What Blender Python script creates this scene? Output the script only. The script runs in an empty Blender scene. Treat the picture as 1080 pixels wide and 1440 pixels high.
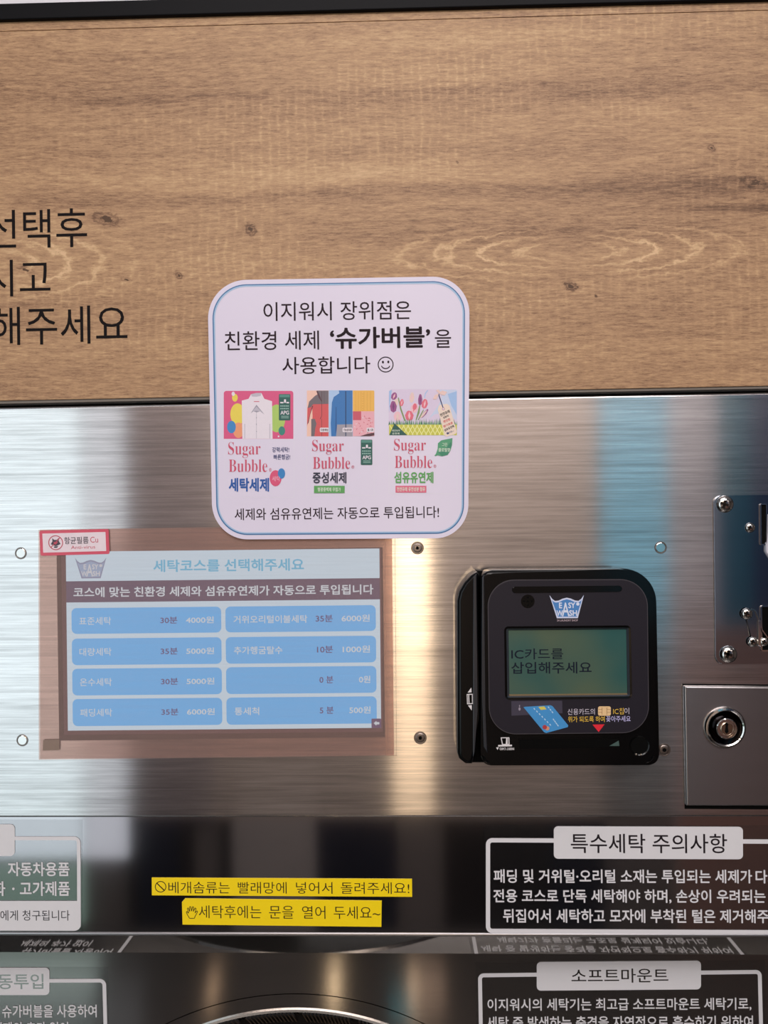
import bpy, bmesh, math, random
from mathutils import Vector, Matrix
random.seed(4)
sc = bpy.context.scene
# ------------------------------------------------------------------ camera
F = 1040.0                      # focal length in pixels of the 1080 x 1440 frame
CAMZ, CAMY = 1.75, -0.52
cam_d = bpy.data.cameras.new('camera'); cam = bpy.data.objects.new('camera', cam_d)
sc.collection.objects.link(cam); sc.camera = cam
cam_d.sensor_fit = 'VERTICAL'; cam_d.sensor_height = 36.0; cam_d.lens = 36.0*F/1440
cam_d.clip_start = 0.02; cam_d.clip_end = 30
YAW, ROLL = math.radians(1.45), math.radians(-0.62)
RM = Matrix.Rotation(YAW, 3, 'Z') @ Matrix.Rotation(math.radians(90), 3, 'X') @ Matrix.Rotation(ROLL, 3, 'Z')
cam.matrix_world = Matrix.Translation((0, CAMY, CAMZ)) @ RM.to_4x4()

def P(px, py, h=0.0):
    """the point of the plane h millimetres in front of the machine's face that the pixel shows"""
    d = RM @ Vector(((px-540)/F, -(py-720)/F, -1.0))
    t = (-h*0.001 - CAMY)/d.y
    return Vector((0, CAMY, CAMZ)) + d*t

# ------------------------------------------------------------------ view, world, lights
sc.view_settings.view_transform = 'Standard'
sc.view_settings.look = 'None'
sc.view_settings.exposure = -0.06
sc.view_settings.gamma = 1.0
sc.view_settings.use_curve_mapping = False
sc.cycles.use_denoising = True
sc.cycles.max_bounces = 8; sc.cycles.transparent_max_bounces = 16
w = bpy.data.worlds.new('world'); sc.world = w; w.use_nodes = True
w.node_tree.nodes['Background'].inputs[0].default_value = (.55, .65, .8, 1)
w.node_tree.nodes['Background'].inputs[1].default_value = 0.25

ROOM_Y = -2.6
def area(name, loc, target, sx, sz, rad, col):
    """rectangular lamp of radiance rad"""
    l = bpy.data.lights.new(name, 'AREA'); l.shape = 'RECTANGLE'; l.size = sx; l.size_y = sz
    l.energy = 2.2*rad*math.pi*sx*sz; l.color = col
    o = bpy.data.objects.new(name, l); sc.collection.objects.link(o)
    o.location = loc
    o.rotation_euler = (Vector(target)-Vector(loc)).to_track_quat('-Z', 'Z').to_euler()
    return o
def facing(name, x0, x1, z0, z1, rad, col, y=ROOM_Y+0.03):
    c = ((x0+x1)/2, y, (z0+z1)/2)
    o = area(name, c, (c[0], 1, c[2]), x1-x0, z1-z0, rad, col)
    o.rotation_euler = (math.radians(90), 0, 0)      # shines towards +Y
    return o
facing('shopfront_daylight', -3.2, -1.36, 0.30, 2.7, 0.62, (.80, .94, 1.0))
facing('frosted_daylight', -1.35, -1.17, 0.30, 2.7, 0.38, (.86, .92, 1.0))
facing('warm_column_lamp', -0.05, 0.11, 1.15, 2.7, 1.5, (1, .74, .48))
facing('warm_column_lamp', -0.05, 0.11, 0.52, 1.10, 0.8, (1, .72, .46))
facing('cyan_sign_light', 0.82, 1.10, 1.30, 2.7, 0.21, (.09, .68, .98))
facing('low_green_fill', -3.2, -1.36, 0.02, 0.28, 0.16, (.62, 1.0, .82))  # unseen green lamp added to stand in for daylit foliage
facing('low_daylight_fill', -2.4, -1.12, 0.01, 0.15, 0.34, (.78, 1.0, .95), -2.0)  # unseen low lamp added to brighten the lower panel's left end
facing('streak_lamp', -.28, -.245, 0.0, 0.125, 2.0, (1, .74, .45), -2.0)  # unseen floor-level lamps added for coloured streaks in the lower panel
facing('streak_lamp', -.715, -.685, 0.0, 0.09, 1.0, (1, .68, .42), -2.0)
facing('streak_lamp', .005, .035, 0.0, 0.11, 1.1, (1, .70, .45), -2.0)
facing('streak_lamp', .04, .13, 0.0, 0.11, 0.30, (1, .68, .48), -2.0)
facing('streak_lamp', -.06, .02, 0.0, 0.035, .4, (.05, .8, 1.0), -1.95)
area('ceiling_lamp', (0.2, -1.55, 2.86), (0.2, -1.25, 0), 1.7, 0.9, 3.6, (1, .94, .93))
area('ceiling_lamp', (0.1, -0.62, 2.86), (0.1, -0.3, 1.7), 1.0, 0.2, 1.9, (1, .94, .93))
area('back_wall_fill', (0.2, -2.3, 2.86), (0.2, -2.45, 0), 4.4, 0.3, 2.2, (1, .88, .80))  # unseen lamp added to brighten the wall that the steel reflects

# ------------------------------------------------------------------ materials
def lin(c):
    return tuple(((v/255)/12.92 if v/255 <= .04045 else ((v/255+.055)/1.055)**2.4) for v in c) + (1,)
MATS = {}
def mat(name, col, rough=.5, metal=0.0, emit=0.0, spec=.5, coat=0.0, nscale=180, nvar=.06, bump=0.0, alpha=None, stretch=None):
    if name in MATS: return MATS[name]
    m = bpy.data.materials.new(name); m.use_nodes = True
    nt = m.node_tree; b = nt.nodes['Principled BSDF']
    tc = nt.nodes.new('ShaderNodeTexCoord'); no = nt.nodes.new('ShaderNodeTexNoise')
    mp = nt.nodes.new('ShaderNodeMapping')
    if stretch: mp.inputs['Scale'].default_value = stretch
    nt.links.new(tc.outputs['Object'], mp.inputs[0]); nt.links.new(mp.outputs[0], no.inputs['Vector'])
    no.inputs['Scale'].default_value = nscale; no.inputs['Detail'].default_value = 4
    mr = nt.nodes.new('ShaderNodeMapRange'); mr.inputs[3].default_value = 1-nvar; mr.inputs[4].default_value = 1+nvar
    nt.links.new(no.outputs[0], mr.inputs[0])
    vm = nt.nodes.new('ShaderNodeVectorMath'); vm.operation = 'SCALE'
    c = lin(col); vm.inputs[0].default_value = c[:3]; nt.links.new(mr.outputs[0], vm.inputs['Scale'])
    if emit:
        b.inputs['Base Color'].default_value = (0, 0, 0, 1)
        nt.links.new(vm.outputs[0], b.inputs['Emission Color']); b.inputs['Emission Strength'].default_value = emit
    else:
        nt.links.new(vm.outputs[0], b.inputs['Base Color'])
    b.inputs['Roughness'].default_value = rough; b.inputs['Metallic'].default_value = metal
    b.inputs['Specular IOR Level'].default_value = spec
    b.inputs['Coat Weight'].default_value = coat; b.inputs['Coat Roughness'].default_value = .05
    if alpha is not None: b.inputs['Alpha'].default_value = alpha
    if bump:
        bp = nt.nodes.new('ShaderNodeBump'); bp.inputs['Strength'].default_value = bump; bp.inputs['Distance'].default_value = .0004
        nt.links.new(no.outputs[0], bp.inputs['Height']); nt.links.new(bp.outputs[0], b.inputs['Normal'])
    MATS[name] = m
    return m

def brushed(name, col, rough=.30, aniso=.8, line=.16, bump=.12, coarse=.0, tangent=(0,0,1)):
    """stainless steel brushed along X"""
    m = bpy.data.materials.new(name); m.use_nodes = True; MATS[name] = m
    nt = m.node_tree; N = nt.nodes; L = nt.links; b = N['Principled BSDF']
    tc = N.new('ShaderNodeTexCoord')
    def streak(sx, sz, det):
        mp = N.new('ShaderNodeMapping'); mp.inputs['Scale'].default_value = (sx, sz, sz)
        L.new(tc.outputs['Object'], mp.inputs[0])
        n = N.new('ShaderNodeTexNoise'); n.inputs['Scale'].default_value = 1; n.inputs['Detail'].default_value = det
        n.inputs['Roughness'].default_value = .65
        L.new(mp.outputs[0], n.inputs['Vector']); return n.outputs[0]
    a = streak(5, 1100, 3); c = streak(16, 380, 3); d = streak(2.0, 90, 2)
    ad = N.new('ShaderNodeMath'); ad.operation = 'ADD'; L.new(a, ad.inputs[0]); L.new(c, ad.inputs[1])
    ad2 = N.new('ShaderNodeMath'); ad2.operation = 'MULTIPLY_ADD'; L.new(d, ad2.inputs[0]); ad2.inputs[1].default_value = .5; L.new(ad.outputs[0], ad2.inputs[2])
    mr = N.new('ShaderNodeMapRange'); L.new(ad2.outputs[0], mr.inputs[0])
    mr.inputs[1].default_value = .85; mr.inputs[2].default_value = 1.65
    mr.inputs[3].default_value = 1-line; mr.inputs[4].default_value = 1+line
    vm = N.new('ShaderNodeVectorMath'); vm.operation = 'SCALE'; vm.inputs[0].default_value = lin(col)[:3]
    L.new(mr.outputs[0], vm.inputs['Scale']); L.new(vm.outputs[0], b.inputs['Base Color'])
    b.inputs['Metallic'].default_value = 1; b.inputs['Roughness'].default_value = rough
    b.inputs['Anisotropic'].default_value = aniso
    cx = N.new('ShaderNodeCombineXYZ')
    for i in range(3): cx.inputs[i].default_value = tangent[i]
    L.new(cx.outputs[0], b.inputs['Tangent'])
    bp = N.new('ShaderNodeBump'); bp.inputs['Strength'].default_value = bump; bp.inputs['Distance'].default_value = .0002
    L.new(ad2.outputs[0], bp.inputs['Height']); L.new(bp.outputs[0], b.inputs['Normal'])
    return m

def film_material(name, tint, body, mixf, rough=.35):
    """thin translucent film: part see-through, part milky"""
    m = bpy.data.materials.new(name); m.use_nodes = True; MATS[name] = m
    nt = m.node_tree; N = nt.nodes; L = nt.links; b = N['Principled BSDF']; out = N['Material Output']
    t = N.new('ShaderNodeBsdfTransparent'); t.inputs[0].default_value = lin(tint)
    tc = N.new('ShaderNodeTexCoord'); no = N.new('ShaderNodeTexNoise'); no.inputs['Scale'].default_value = 60
    mp = N.new('ShaderNodeMapping'); mp.inputs['Scale'].default_value = (.3, 1, 12)
    L.new(tc.outputs['Object'], mp.inputs[0]); L.new(mp.outputs[0], no.inputs['Vector'])
    mr = N.new('ShaderNodeMapRange'); mr.inputs[3].default_value = mixf*.85; mr.inputs[4].default_value = mixf*1.15
    L.new(no.outputs[0], mr.inputs[0])
    b.inputs['Base Color'].default_value = lin(body); b.inputs['Roughness'].default_value = rough
    b.inputs['Specular IOR Level'].default_value = .8
    mx = N.new('ShaderNodeMixShader'); L.new(mr.outputs[0], mx.inputs[0])
    L.new(t.outputs[0], mx.inputs[1]); L.new(b.outputs[0], mx.inputs[2]); L.new(mx.outputs[0], out.inputs[0])
    return m

def wood_material():
    m = bpy.data.materials.new('oak_laminate'); m.use_nodes = True
    nt = m.node_tree; N = nt.nodes; L = nt.links; b = N['Principled BSDF']
    def math_(op, a, c=None, d=None):
        n = N.new('ShaderNodeMath'); n.operation = op
        for i, v in enumerate((a, c, d)):
            if v is None: continue
            if isinstance(v, (int, float)): n.inputs[i].default_value = v
            else: L.new(v, n.inputs[i])
        return n.outputs[0]
    tc = N.new('ShaderNodeTexCoord'); sp = N.new('ShaderNodeSeparateXYZ'); L.new(tc.outputs['Object'], sp.inputs[0])
    def noise(sx, sz, det=4, r=.6, off=0, dist=0.0, src=None):
        mp = N.new('ShaderNodeMapping'); mp.inputs['Scale'].default_value = (sx, 1, sz); mp.inputs['Location'].default_value = (off, off*.7, off*.3)
        L.new(src or tc.outputs['Object'], mp.inputs[0])
        n = N.new('ShaderNodeTexNoise'); n.inputs['Scale'].default_value = 1; n.inputs['Detail'].default_value = det
        n.inputs['Roughness'].default_value = r; n.inputs['Distortion'].default_value = dist
        L.new(mp.outputs[0], n.inputs['Vector']); return n.outputs[0]
    # gently warped height coordinate so that the grain meanders
    warp = math_('MULTIPLY', math_('SUBTRACT', noise(4, 8, 2, off=3), .5), .016)
    zz = math_('ADD', sp.outputs[2], warp)
    cx = N.new('ShaderNodeCombineXYZ'); L.new(sp.outputs[0], cx.inputs[0]); L.new(zz, cx.inputs[2])
    W = cx.outputs[0]
    broad = noise(1.8, 26, 3, off=1, src=W)
    mid = noise(22, 260, 4, .65, off=2, src=W)
    fine = noise(130, 900, 4, .75, off=5, src=W)
    pore = noise(240, 1500, 3, .75, off=9, src=W)
    # saw marks: fine cross strokes in patches
    patch = noise(4, 10, 2, off=11)
    patchm = math_('MULTIPLY', math_('GREATER_THAN', patch, .0), math_('SUBTRACT', math_('MULTIPLY', patch, 4.0), 1.85))
    pc = N.new('ShaderNodeClamp'); L.new(patchm, pc.inputs[0])
    ph = math_('ADD', math_('MULTIPLY', sp.outputs[0], 1000.0), math_('MULTIPLY', noise(12, 20, 3, off=7), 9.0))
    saw = math_('POWER', math_('MULTIPLY_ADD', math_('SINE', ph), .5, .5), 3.0)
    brk = math_('MAXIMUM', math_('MULTIPLY', math_('SUBTRACT', noise(330, 260, 3, .7, off=8), .40), 3.2), 0.0)
    crossm = math_('MULTIPLY', math_('MULTIPLY', math_('MULTIPLY', saw, brk), pc.outputs[0]), .38)
    v = math_('ADD', math_('MULTIPLY', math_('SUBTRACT', broad, .5), .44), math_('MULTIPLY', math_('SUBTRACT', mid, .5), .34))
    v = math_('ADD', v, math_('MULTIPLY', math_('SUBTRACT', fine, .5), 1.15))
    v = math_('ADD', v, crossm)
    # cathedral figure: pale rings around elongated centres
    def rings(px, py, rx, ry, freq, amp, ox=0):
        c = P(px, py)
        dx = math_('DIVIDE', math_('SUBTRACT', sp.outputs[0], c.x), rx*.0005)
        dz = math_('DIVIDE', math_('SUBTRACT', math_('ADD', sp.outputs[2], math_('MULTIPLY', warp, .2)), c.z), ry*.0005)
        r = math_('SQRT', math_('ADD', math_('MULTIPLY', dx, dx), math_('MULTIPLY', dz, dz)))
        rn = math_('ADD', r, math_('MULTIPLY', math_('SUBTRACT', noise(90, 130, 4, off=px), .5), .30))
        s = math_('POWER', math_('MULTIPLY_ADD', math_('SINE', math_('MULTIPLY', rn, freq)), .5, .5), 5)
        fall = math_('MULTIPLY', math_('MAXIMUM', math_('SUBTRACT', 1.0, math_('MULTIPLY', r, r)), 0.0), math_('MINIMUM', math_('MULTIPLY', math_('ABSOLUTE', dx), 2.6), 1.0))
        brk = math_('ADD', .35, math_('MULTIPLY', noise(60, 160, 3, off=px+1), 1.1))
        return math_('MULTIPLY', math_('MULTIPLY', math_('MULTIPLY', s, fall), amp), brk)
    v = math_('ADD', v, rings(800, 355, 300, 52, 34, .62))
    v = math_('ADD', v, rings(-10, 372, 230, 74, 30, .62))
    # knots: small dark cracked eyes
    def knot(px, py, rx, ry, amp):
        c = P(px, py)
        dx = math_('DIVIDE', math_('SUBTRACT', sp.outputs[0], c.x), rx*.0005)
        dz = math_('DIVIDE', math_('SUBTRACT', sp.outputs[2], c.z), ry*.0005)
        dz = math_('SUBTRACT', dz, math_('MULTIPLY', dx, -.35))
        r = math_('SQRT', math_('ADD', math_('MULTIPLY', dx, dx), math_('MULTIPLY', dz, dz)))
        r = math_('ADD', r, math_('MULTIPLY', math_('SUBTRACT', noise(260, 420, 4, off=py), .5), 1.0))
        f = math_('MAXIMUM', math_('SUBTRACT', 1.0, r), 0.0)
        rg = math_('MULTIPLY_ADD', math_('SINE', math_('MULTIPLY', r, 14.0)), .35, .75)
        core = math_('MULTIPLY', math_('GREATER_THAN', f, .80), .8)
        return math_('MULTIPLY', math_('ADD', math_('MULTIPLY', f, rg), core), -amp)
    for a in ((150, 308, 30, 15, .62), (352, 323, 12, 13, .7), (803, 403, 15, 9, .9), (252, 388, 9, 8, .7), (1062, 257, 30, 13, .5),
              (1001, 208, 8, 7, .6), (643, 228, 3, 3, 1.), (178, 393, 14, 6, .4), (838, 416, 3, 3, .8), (36, 380, 18, 9, .45)):
        v = math_('ADD', v, knot(*a))
    for a in ((960, 262, 150, 20, .20), (1090, 292, 150, 7, .32), (120, 282, 160, 12, .16), (560, 272, 300, 9, .12), (960, 120, 260, 14, .12), (830, 325, 280, 18, .16), (250, 135, 200, 8, .14), (120, 420, 200, 30, .08)):
        c = P(a[0], a[1])
        dx = math_('DIVIDE', math_('SUBTRACT', sp.outputs[0], c.x), a[2]*.0005)
        dz = math_('DIVIDE', math_('SUBTRACT', zz, c.z), a[3]*.0005)
        f = math_('EXPONENT', math_('MULTIPLY', math_('ADD', math_('MULTIPLY', dx, dx), math_('MULTIPLY', dz, dz)), -1.0))
        v = math_('SUBTRACT', v, math_('MULTIPLY', f, a[4]))
    for a in ((520, 245, 330, 22, .22), (560, 95, 260, 30, .14), (640, 60, 200, 14, .12), (620, 500, 420, 30, .10)):
        c = P(a[0], a[1])
        dx = math_('DIVIDE', math_('SUBTRACT', sp.outputs[0], c.x), a[2]*.0005)
        dz = math_('DIVIDE', math_('SUBTRACT', zz, c.z), a[3]*.0005)
        f = math_('EXPONENT', math_('MULTIPLY', math_('ADD', math_('MULTIPLY', dx, dx), math_('MULTIPLY', dz, dz)), -1.0))
        v = math_('ADD', v, math_('MULTIPLY', f, a[4]))
    pr = N.new('ShaderNodeMapRange'); L.new(pore, pr.inputs[0]); pr.inputs[1].default_value = .28; pr.inputs[2].default_value = .42
    pr.inputs[3].default_value = .22; pr.inputs[4].default_value = 0
    v = math_('SUBTRACT', v, pr.outputs[0])
    t = math_('ADD', v, .5)
    cr = N.new('ShaderNodeValToRGB'); L.new(t, cr.inputs[0]); e = cr.color_ramp.elements
    e[0].position = -.0; e[0].color = lin((88, 64, 46)); e[1].position = 1.0; e[1].color = lin((222, 186, 146))
    for p_, c_ in ((.25, (136, 103, 78)), (.45, (170, 134, 102)), (.62, (189, 152, 115)), (.8, (206, 171, 131))):
        q = e.new(p_); q.color = lin(c_)
    L.new(cr.outputs[0], b.inputs['Base Color'])
    b.inputs['Roughness'].default_value = .48; b.inputs['Specular IOR Level'].default_value = .3
    bp = N.new('ShaderNodeBump'); bp.inputs['Strength'].default_value = .25; bp.inputs['Distance'].default_value = .0003
    L.new(math_('ADD', fine, pore), bp.inputs['Height']); L.new(bp.outputs[0], b.inputs['Normal'])
    return m

M_STEEL = brushed('brushed_stainless', (215, 212, 211), rough=.145, aniso=.95, line=.34, bump=.03)
M_PLATE = brushed('satin_stainless_door', (168, 162, 162), rough=.26, aniso=.8, line=.06, bump=.03)
M_LOWER = brushed('polished_lower_steel', (176, 172, 170), rough=.11, aniso=.6, line=.05, bump=.015)
M_MIRROR = mat('mirror_polished_steel', (190, 186, 182), .04, 1, nvar=.02)
M_COIN = brushed('mirror_coin_plate', (170, 176, 186), rough=.09, aniso=.4, line=.04, bump=.02)
M_CHROME = mat('chrome', (225, 222, 218), .08, 1)
M_DULL = mat('dull_zinc', (150, 140, 135), .35, 1)
M_BLACKGLOSS = mat('black_gloss_strip', (196, 192, 194), .07, 1, nvar=.03, nscale=60)
M_LIP = mat('satin_edge_steel', (190, 188, 190), .3, 1)
M_BLACK = mat('black_plastic', (6, 6, 7), .14, spec=.28)
M_BLACKSOFT = mat('black_overlay_plate', (33, 30, 39), .42, spec=.3, nscale=900, bump=.03)
M_VOID = mat('recess_shade', (3, 3, 3), .7, spec=.1)  # near-black colour put in for the shade inside holes and gaps
M_WOOD = wood_material()
M_INKBLACK = mat('black_vinyl', (20, 14, 15), .6, spec=.12)
M_BARBLACK = mat('black_painted_metal', (10, 10, 14), .5, spec=.12)
M_CARD = mat('laminated_paper', (229, 222, 241), .22, spec=.45, nvar=.01, nscale=40)
M_INK = mat('printed_dark_ink', (42, 26, 36), .5, spec=.15)
M_INKBOLD = mat('printed_black_ink', (34, 20, 28), .5, spec=.15)

# ------------------------------------------------------------------ object helpers
def link(o, parent=None):
    sc.collection.objects.link(o)
    if parent is not None: o.parent = parent
    return o
def thing(name, label, cat, group=None):
    o = bpy.data.objects.new(name, None); link(o)
    o['label'] = label; o['category'] = cat
    if group: o['group'] = group
    o.empty_display_size = .01
    return o
def mesh_obj(name, bm, mats, parent=None, smooth=False, label=None):
    bmesh.ops.recalc_face_normals(bm, faces=bm.faces[:])
    me = bpy.data.meshes.new(name); bm.to_mesh(me); bm.free()
    for m in (mats if isinstance(mats, (list, tuple)) else [mats]): me.materials.append(m)
    if smooth:
        me.shade_smooth()
        me.set_sharp_from_angle(angle=math.radians(38))
        for f_ in me.polygons:
            if abs(f_.normal.y) > .9999: f_.use_smooth = False     # true flat fronts inside rounded edges
    o = bpy.data.objects.new(name, me); link(o, parent)
    if label: o['label'] = label
    return o
def struct(o): o['kind'] = 'structure'; return o

def rr(w_, h_, r, seg=8, rs=None):
    """rounded rectangle outline, u right, v down; rs = radii tl,tr,br,bl"""
    rs = rs or (r, r, r, r); pts = []
    for (cx, cy, sx, sy, a0, q) in ((0, 0, 1, 1, 180, rs[0]), (w_, 0, -1, 1, 270, rs[1]), (w_, h_, -1, -1, 0, rs[2]), (0, h_, 1, -1, 90, rs[3])):
        q = max(q, .01)
        ox, oy = cx+sx*q, cy+sy*q
        for i in range(seg+1):
            a = math.radians(a0+90*i/seg)
            pts.append((ox+q*math.cos(a), oy+q*math.sin(a)))
    return pts
def quad(tl, tr, br, bl, w_=None, h_=None):
    """maps (u,v) of a w x h rectangle on four pixel corners"""
    w_ = w_ or math.dist(tl, tr); h_ = h_ or math.dist(tl, bl)
    def f(u, v):
        a, b = u/w_, v/h_
        return tuple((1-b)*((1-a)*tl[i]+a*tr[i]) + b*((1-a)*bl[i]+a*br[i]) for i in (0, 1))
    f.w, f.h = w_, h_
    return f
def rrq(q, r, inset=0, seg=8, rs=None):
    w_, h_ = q.w-2*inset, q.h-2*inset
    return [q(u+inset, v+inset) for u, v in rr(w_, h_, max(r-inset, .3), seg, rs)]
def add_prism(bm, pts, h, t, bev=0, seg=2, mi=0, front=True):
    """outline in pixels as seen at height h mm, extruded t mm back; bev mm front bevel"""
    fr = [bm.verts.new(P(x, y, h)) for x, y in pts]
    bk = [bm.verts.new(v.co + Vector((0, t*.001, 0))) for v in fr]
    n = len(pts); f = bm.faces.new(fr); f.material_index = mi
    g = bm.faces.new(bk[::-1]); g.material_index = mi
    for i in range(n):
        s = bm.faces.new((fr[i], bk[i], bk[(i+1) % n], fr[(i+1) % n])); s.material_index = mi
    if bev:
        ed = [e for e in f.edges]
        bmesh.ops.bevel(bm, geom=ed, offset=bev*.001, segments=seg, affect='EDGES', profile=.5)
def prism(name, pts, h, t, m, parent=None, bev=0, seg=2, smooth=None, label=None):
    bm = bmesh.new(); add_prism(bm, pts, h, t, bev, seg)
    return mesh_obj(name, bm, m, parent, bool(bev) if smooth is None else smooth, label)
def add_ring(bm, outer, inner, h, t, mi=0, hi=None):
    hi = h if hi is None else hi
    fo = [bm.verts.new(P(x, y, h)) for x, y in outer]; fi = [bm.verts.new(P(x, y, hi)) for x, y in inner]
    bo = [bm.verts.new(v.co+Vector((0, t*.001, 0))) for v in fo]; bi = [bm.verts.new(v.co+Vector((0, t*.001, 0))) for v in fi]
    n = len(outer)
    for i in range(n):
        j = (i+1) % n
        for q in ((fo[i], fo[j], fi[j], fi[i]), (fo[i], bo[i], bo[j], fo[j]), (fi[i], fi[j], bi[j], bi[i]), (bo[i], bi[i], bi[j], bo[j])):
            bm.faces.new(q).material_index = mi
def ring(name, outer, inner, h, t, m, parent=None, hi=None, smooth=False, label=None):
    bm = bmesh.new(); add_ring(bm, outer, inner, h, t, 0, hi)
    return mesh_obj(name, bm, m, parent, smooth, label)
def circ(cx, cy, r, n=24, ry=None):
    ry = ry or r
    return [(cx+r*math.cos(2*math.pi*i/n), cy+ry*math.sin(2*math.pi*i/n)) for i in range(n)]
def add_flat(bm, pts, h, mi=0):
    f = bm.faces.new([bm.verts.new(P(x, y, h)) for x, y in pts]); f.material_index = mi
    return f
def lathe(name, cx, cy, prof, m, parent, n=28, label=None, h0=0):
    """profile of (radius px, height mm) pairs turned about the axis through the pixel, pointing at the viewer"""
    bm = bmesh.new(); rows = []
    c = P(cx, cy, prof[0][1] if h0 is None else h0)
    for r, h in prof:
        if r <= 1e-6: rows.append([bm.verts.new((c.x, -h*.001, c.z))])
        else: rows.append([bm.verts.new((c.x+r*.0005*math.cos(2*math.pi*i/n), -h*.001, c.z+r*.0005*math.sin(2*math.pi*i/n))) for i in range(n)])
    for a, b in zip(rows, rows[1:]):
        for i in range(n):
            j = (i+1) % n
            if len(a) == 1: bm.faces.new((a[0], b[i], b[j]))
            elif len(b) == 1: bm.faces.new((a[i], a[j], b[0]))
            else: bm.faces.new((a[i], a[j], b[j], b[i]))
    return mesh_obj(name, bm, m, parent, True, label)

# ------------------------------------------------------------------ lettering
_cache = {}
def glyphs(s, bold=0.0, gap=1.0):
    k = (s, bold, gap)
    if k in _cache: return _cache[k]
    c = bpy.data.curves.new('lettering', 'FONT'); c.body = s; c.size = 1; c.offset = min(bold, 0); c.resolution_u = 3; c.space_character = gap
    o = bpy.data.objects.new('lettering', c)
    me = bpy.data.meshes.new_from_object(o)
    vs = [(v.co.x, v.co.y) for v in me.vertices]; fs = [tuple(p.vertices) for p in me.polygons]
    bpy.data.objects.remove(o); bpy.data.curves.remove(c); bpy.data.meshes.remove(me)
    x0 = min(v[0] for v in vs); x1 = max(v[0] for v in vs); y0 = min(v[1] for v in vs); y1 = max(v[1] for v in vs)
    b_ = max(bold, 0)
    if b_:                       # heavier weight: the same glyphs laid over each other, shifted by the extra stroke width
        base, bf, n0 = vs, fs, len(vs); vs, fs = [], []
        for k_ in range(8):
            dx, dy = b_*math.cos(k_*math.pi/4), b_*math.sin(k_*math.pi/4)
            fs += [tuple(i+n0*k_ for i in q) for q in bf]; vs += [(x+dx, y+dy, k_*.006) for x, y in base]
        x0 -= b_; x1 += b_; y0 -= b_; y1 += b_
    vs = [((v[0]-x0)/(x1-x0), (y1-v[1])/(y1-y0), v[2] if len(v) > 2 else 0) for v in vs]
    _cache[k] = (vs, fs)
    return vs, fs
def add_text(bm, s, f, h, bold=0.0, mi=0, gap=1.0):
    """f maps unit (a right, b down) of the ink box to a pixel"""
    vs, fs = glyphs(s, bold, gap)
    bv = [bm.verts.new(P(*f(a, b), h+e)) for a, b, e in vs]
    for q in fs:
        try: bm.faces.new([bv[i] for i in q]).material_index = mi
        except ValueError: pass
LEAN = .013
def box(xl, xr, yt, yb, slope=-.012, lean=LEAN):
    """ink box with its centre line sloping; xl..xr, yt..yb at the middle"""
    cx, cy = (xl+xr)/2, (yt+yb)/2
    return lambda a, b: (xl+(xr-xl)*a + (b-.5)*(yb-yt)*lean, yt+(yb-yt)*b + ((xl+(xr-xl)*a)-cx)*slope)
def text(s, xl, xr, yt, yb, h, m, parent, bold=0.0, slope=-.012, lean=LEAN, name='lettering', gap=1.0):
    bm = bmesh.new(); add_text(bm, s, box(xl, xr, yt, yb, slope, lean), h, bold, 0, gap)
    return mesh_obj(name, bm, m, parent)
def qtext(s, q, u0, u1, v0, v1, h, m, parent, bold=0.0, name='lettering', gap=1.0):
    bm = bmesh.new(); add_text(bm, s, lambda a, b: q(u0+(u1-u0)*a, v0+(v1-v0)*b), h, bold, 0, gap)
    return mesh_obj(name, bm, m, parent)

# ================================================================== room behind the photographer
def slab(name, x0, x1, y0, y1, z0, z1, m, parent=None):
    bm = bmesh.new(); bmesh.ops.create_cube(bm, size=1)
    for v in bm.verts: v.co = Vector(((x0+x1)/2+v.co.x*(x1-x0), (y0+y1)/2+v.co.y*(y1-y0), (z0+z1)/2+v.co.z*(z1-z0)))
    return mesh_obj(name, bm, m, parent)
M_WALL = mat('painted_wall', (118, 108, 102), .8, nscale=30)
M_WALLW = mat('white_wall', (228, 226, 232), .7, nscale=30, nvar=.02)
M_DARKW = mat('dark_panelling', (34, 28, 28), .6, nscale=20)
M_FLOOR = mat('polished_dark_floor', (74, 71, 69), .10, spec=1.0, nscale=12, nvar=.2)
RX = 3.4
struct(slab('floor', -RX, RX, ROOM_Y-.1, .9, -.1, 0, M_FLOOR))
struct(slab('ceiling', -RX, RX, ROOM_Y-.1, .9, 2.9, 3.0, M_WALLW))
struct(slab('wall_back', -RX, RX, ROOM_Y-.1, ROOM_Y, 0, 2.9, M_WALL))
struct(slab('wall_left', -RX-.1, -RX, ROOM_Y, .9, 0, 2.9, M_WALL))
struct(slab('wall_right', RX, RX+.1, ROOM_Y, .9, 0, 2.9, M_WALL))
M_GREYC = mat('grey_brown_panel', (170, 160, 152), .6, nscale=20)
M_NAVY = mat('added_navy_panel', (26, 28, 44), .9, nscale=8, nvar=.3)  # unseen navy slabs added for dark reflections such as the photographer's
M_UP1 = mat('upper_panel_mid', (160, 145, 142), .7, nscale=6); M_UP2 = mat('upper_panel_warm', (186, 167, 153), .7, nscale=6); M_UP3 = mat('upper_panel_grey', (186, 180, 184), .7, nscale=6)
LOWER = ((-1.17, -1.13, M_DARKW), (-.96, -.90, M_DARKW), (-1.13, -.96, M_NAVY), (-.78, -.73, M_DARKW), (-.73, -.38, M_GREYC), (-.38, -.04, M_NAVY),
         (.16, .60, M_DARKW), (.60, .82, M_NAVY), (1.12, 1.31, M_GREYC))
UPPER = ((-1.17, -.80, M_UP1), (-.80, -.06, M_UP2), (.12, .81, M_UP2), (1.11, 1.31, M_UP3), (1.31, 1.44, mat('teal_panel', (58, 112, 130), .6)),
         (1.44, 1.85, mat('slate_blue_panel', (58, 68, 98), .6)), (1.85, 2.6, M_UP3))  # unseen panels added and coloured for the bands they reflect into the steel
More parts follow.
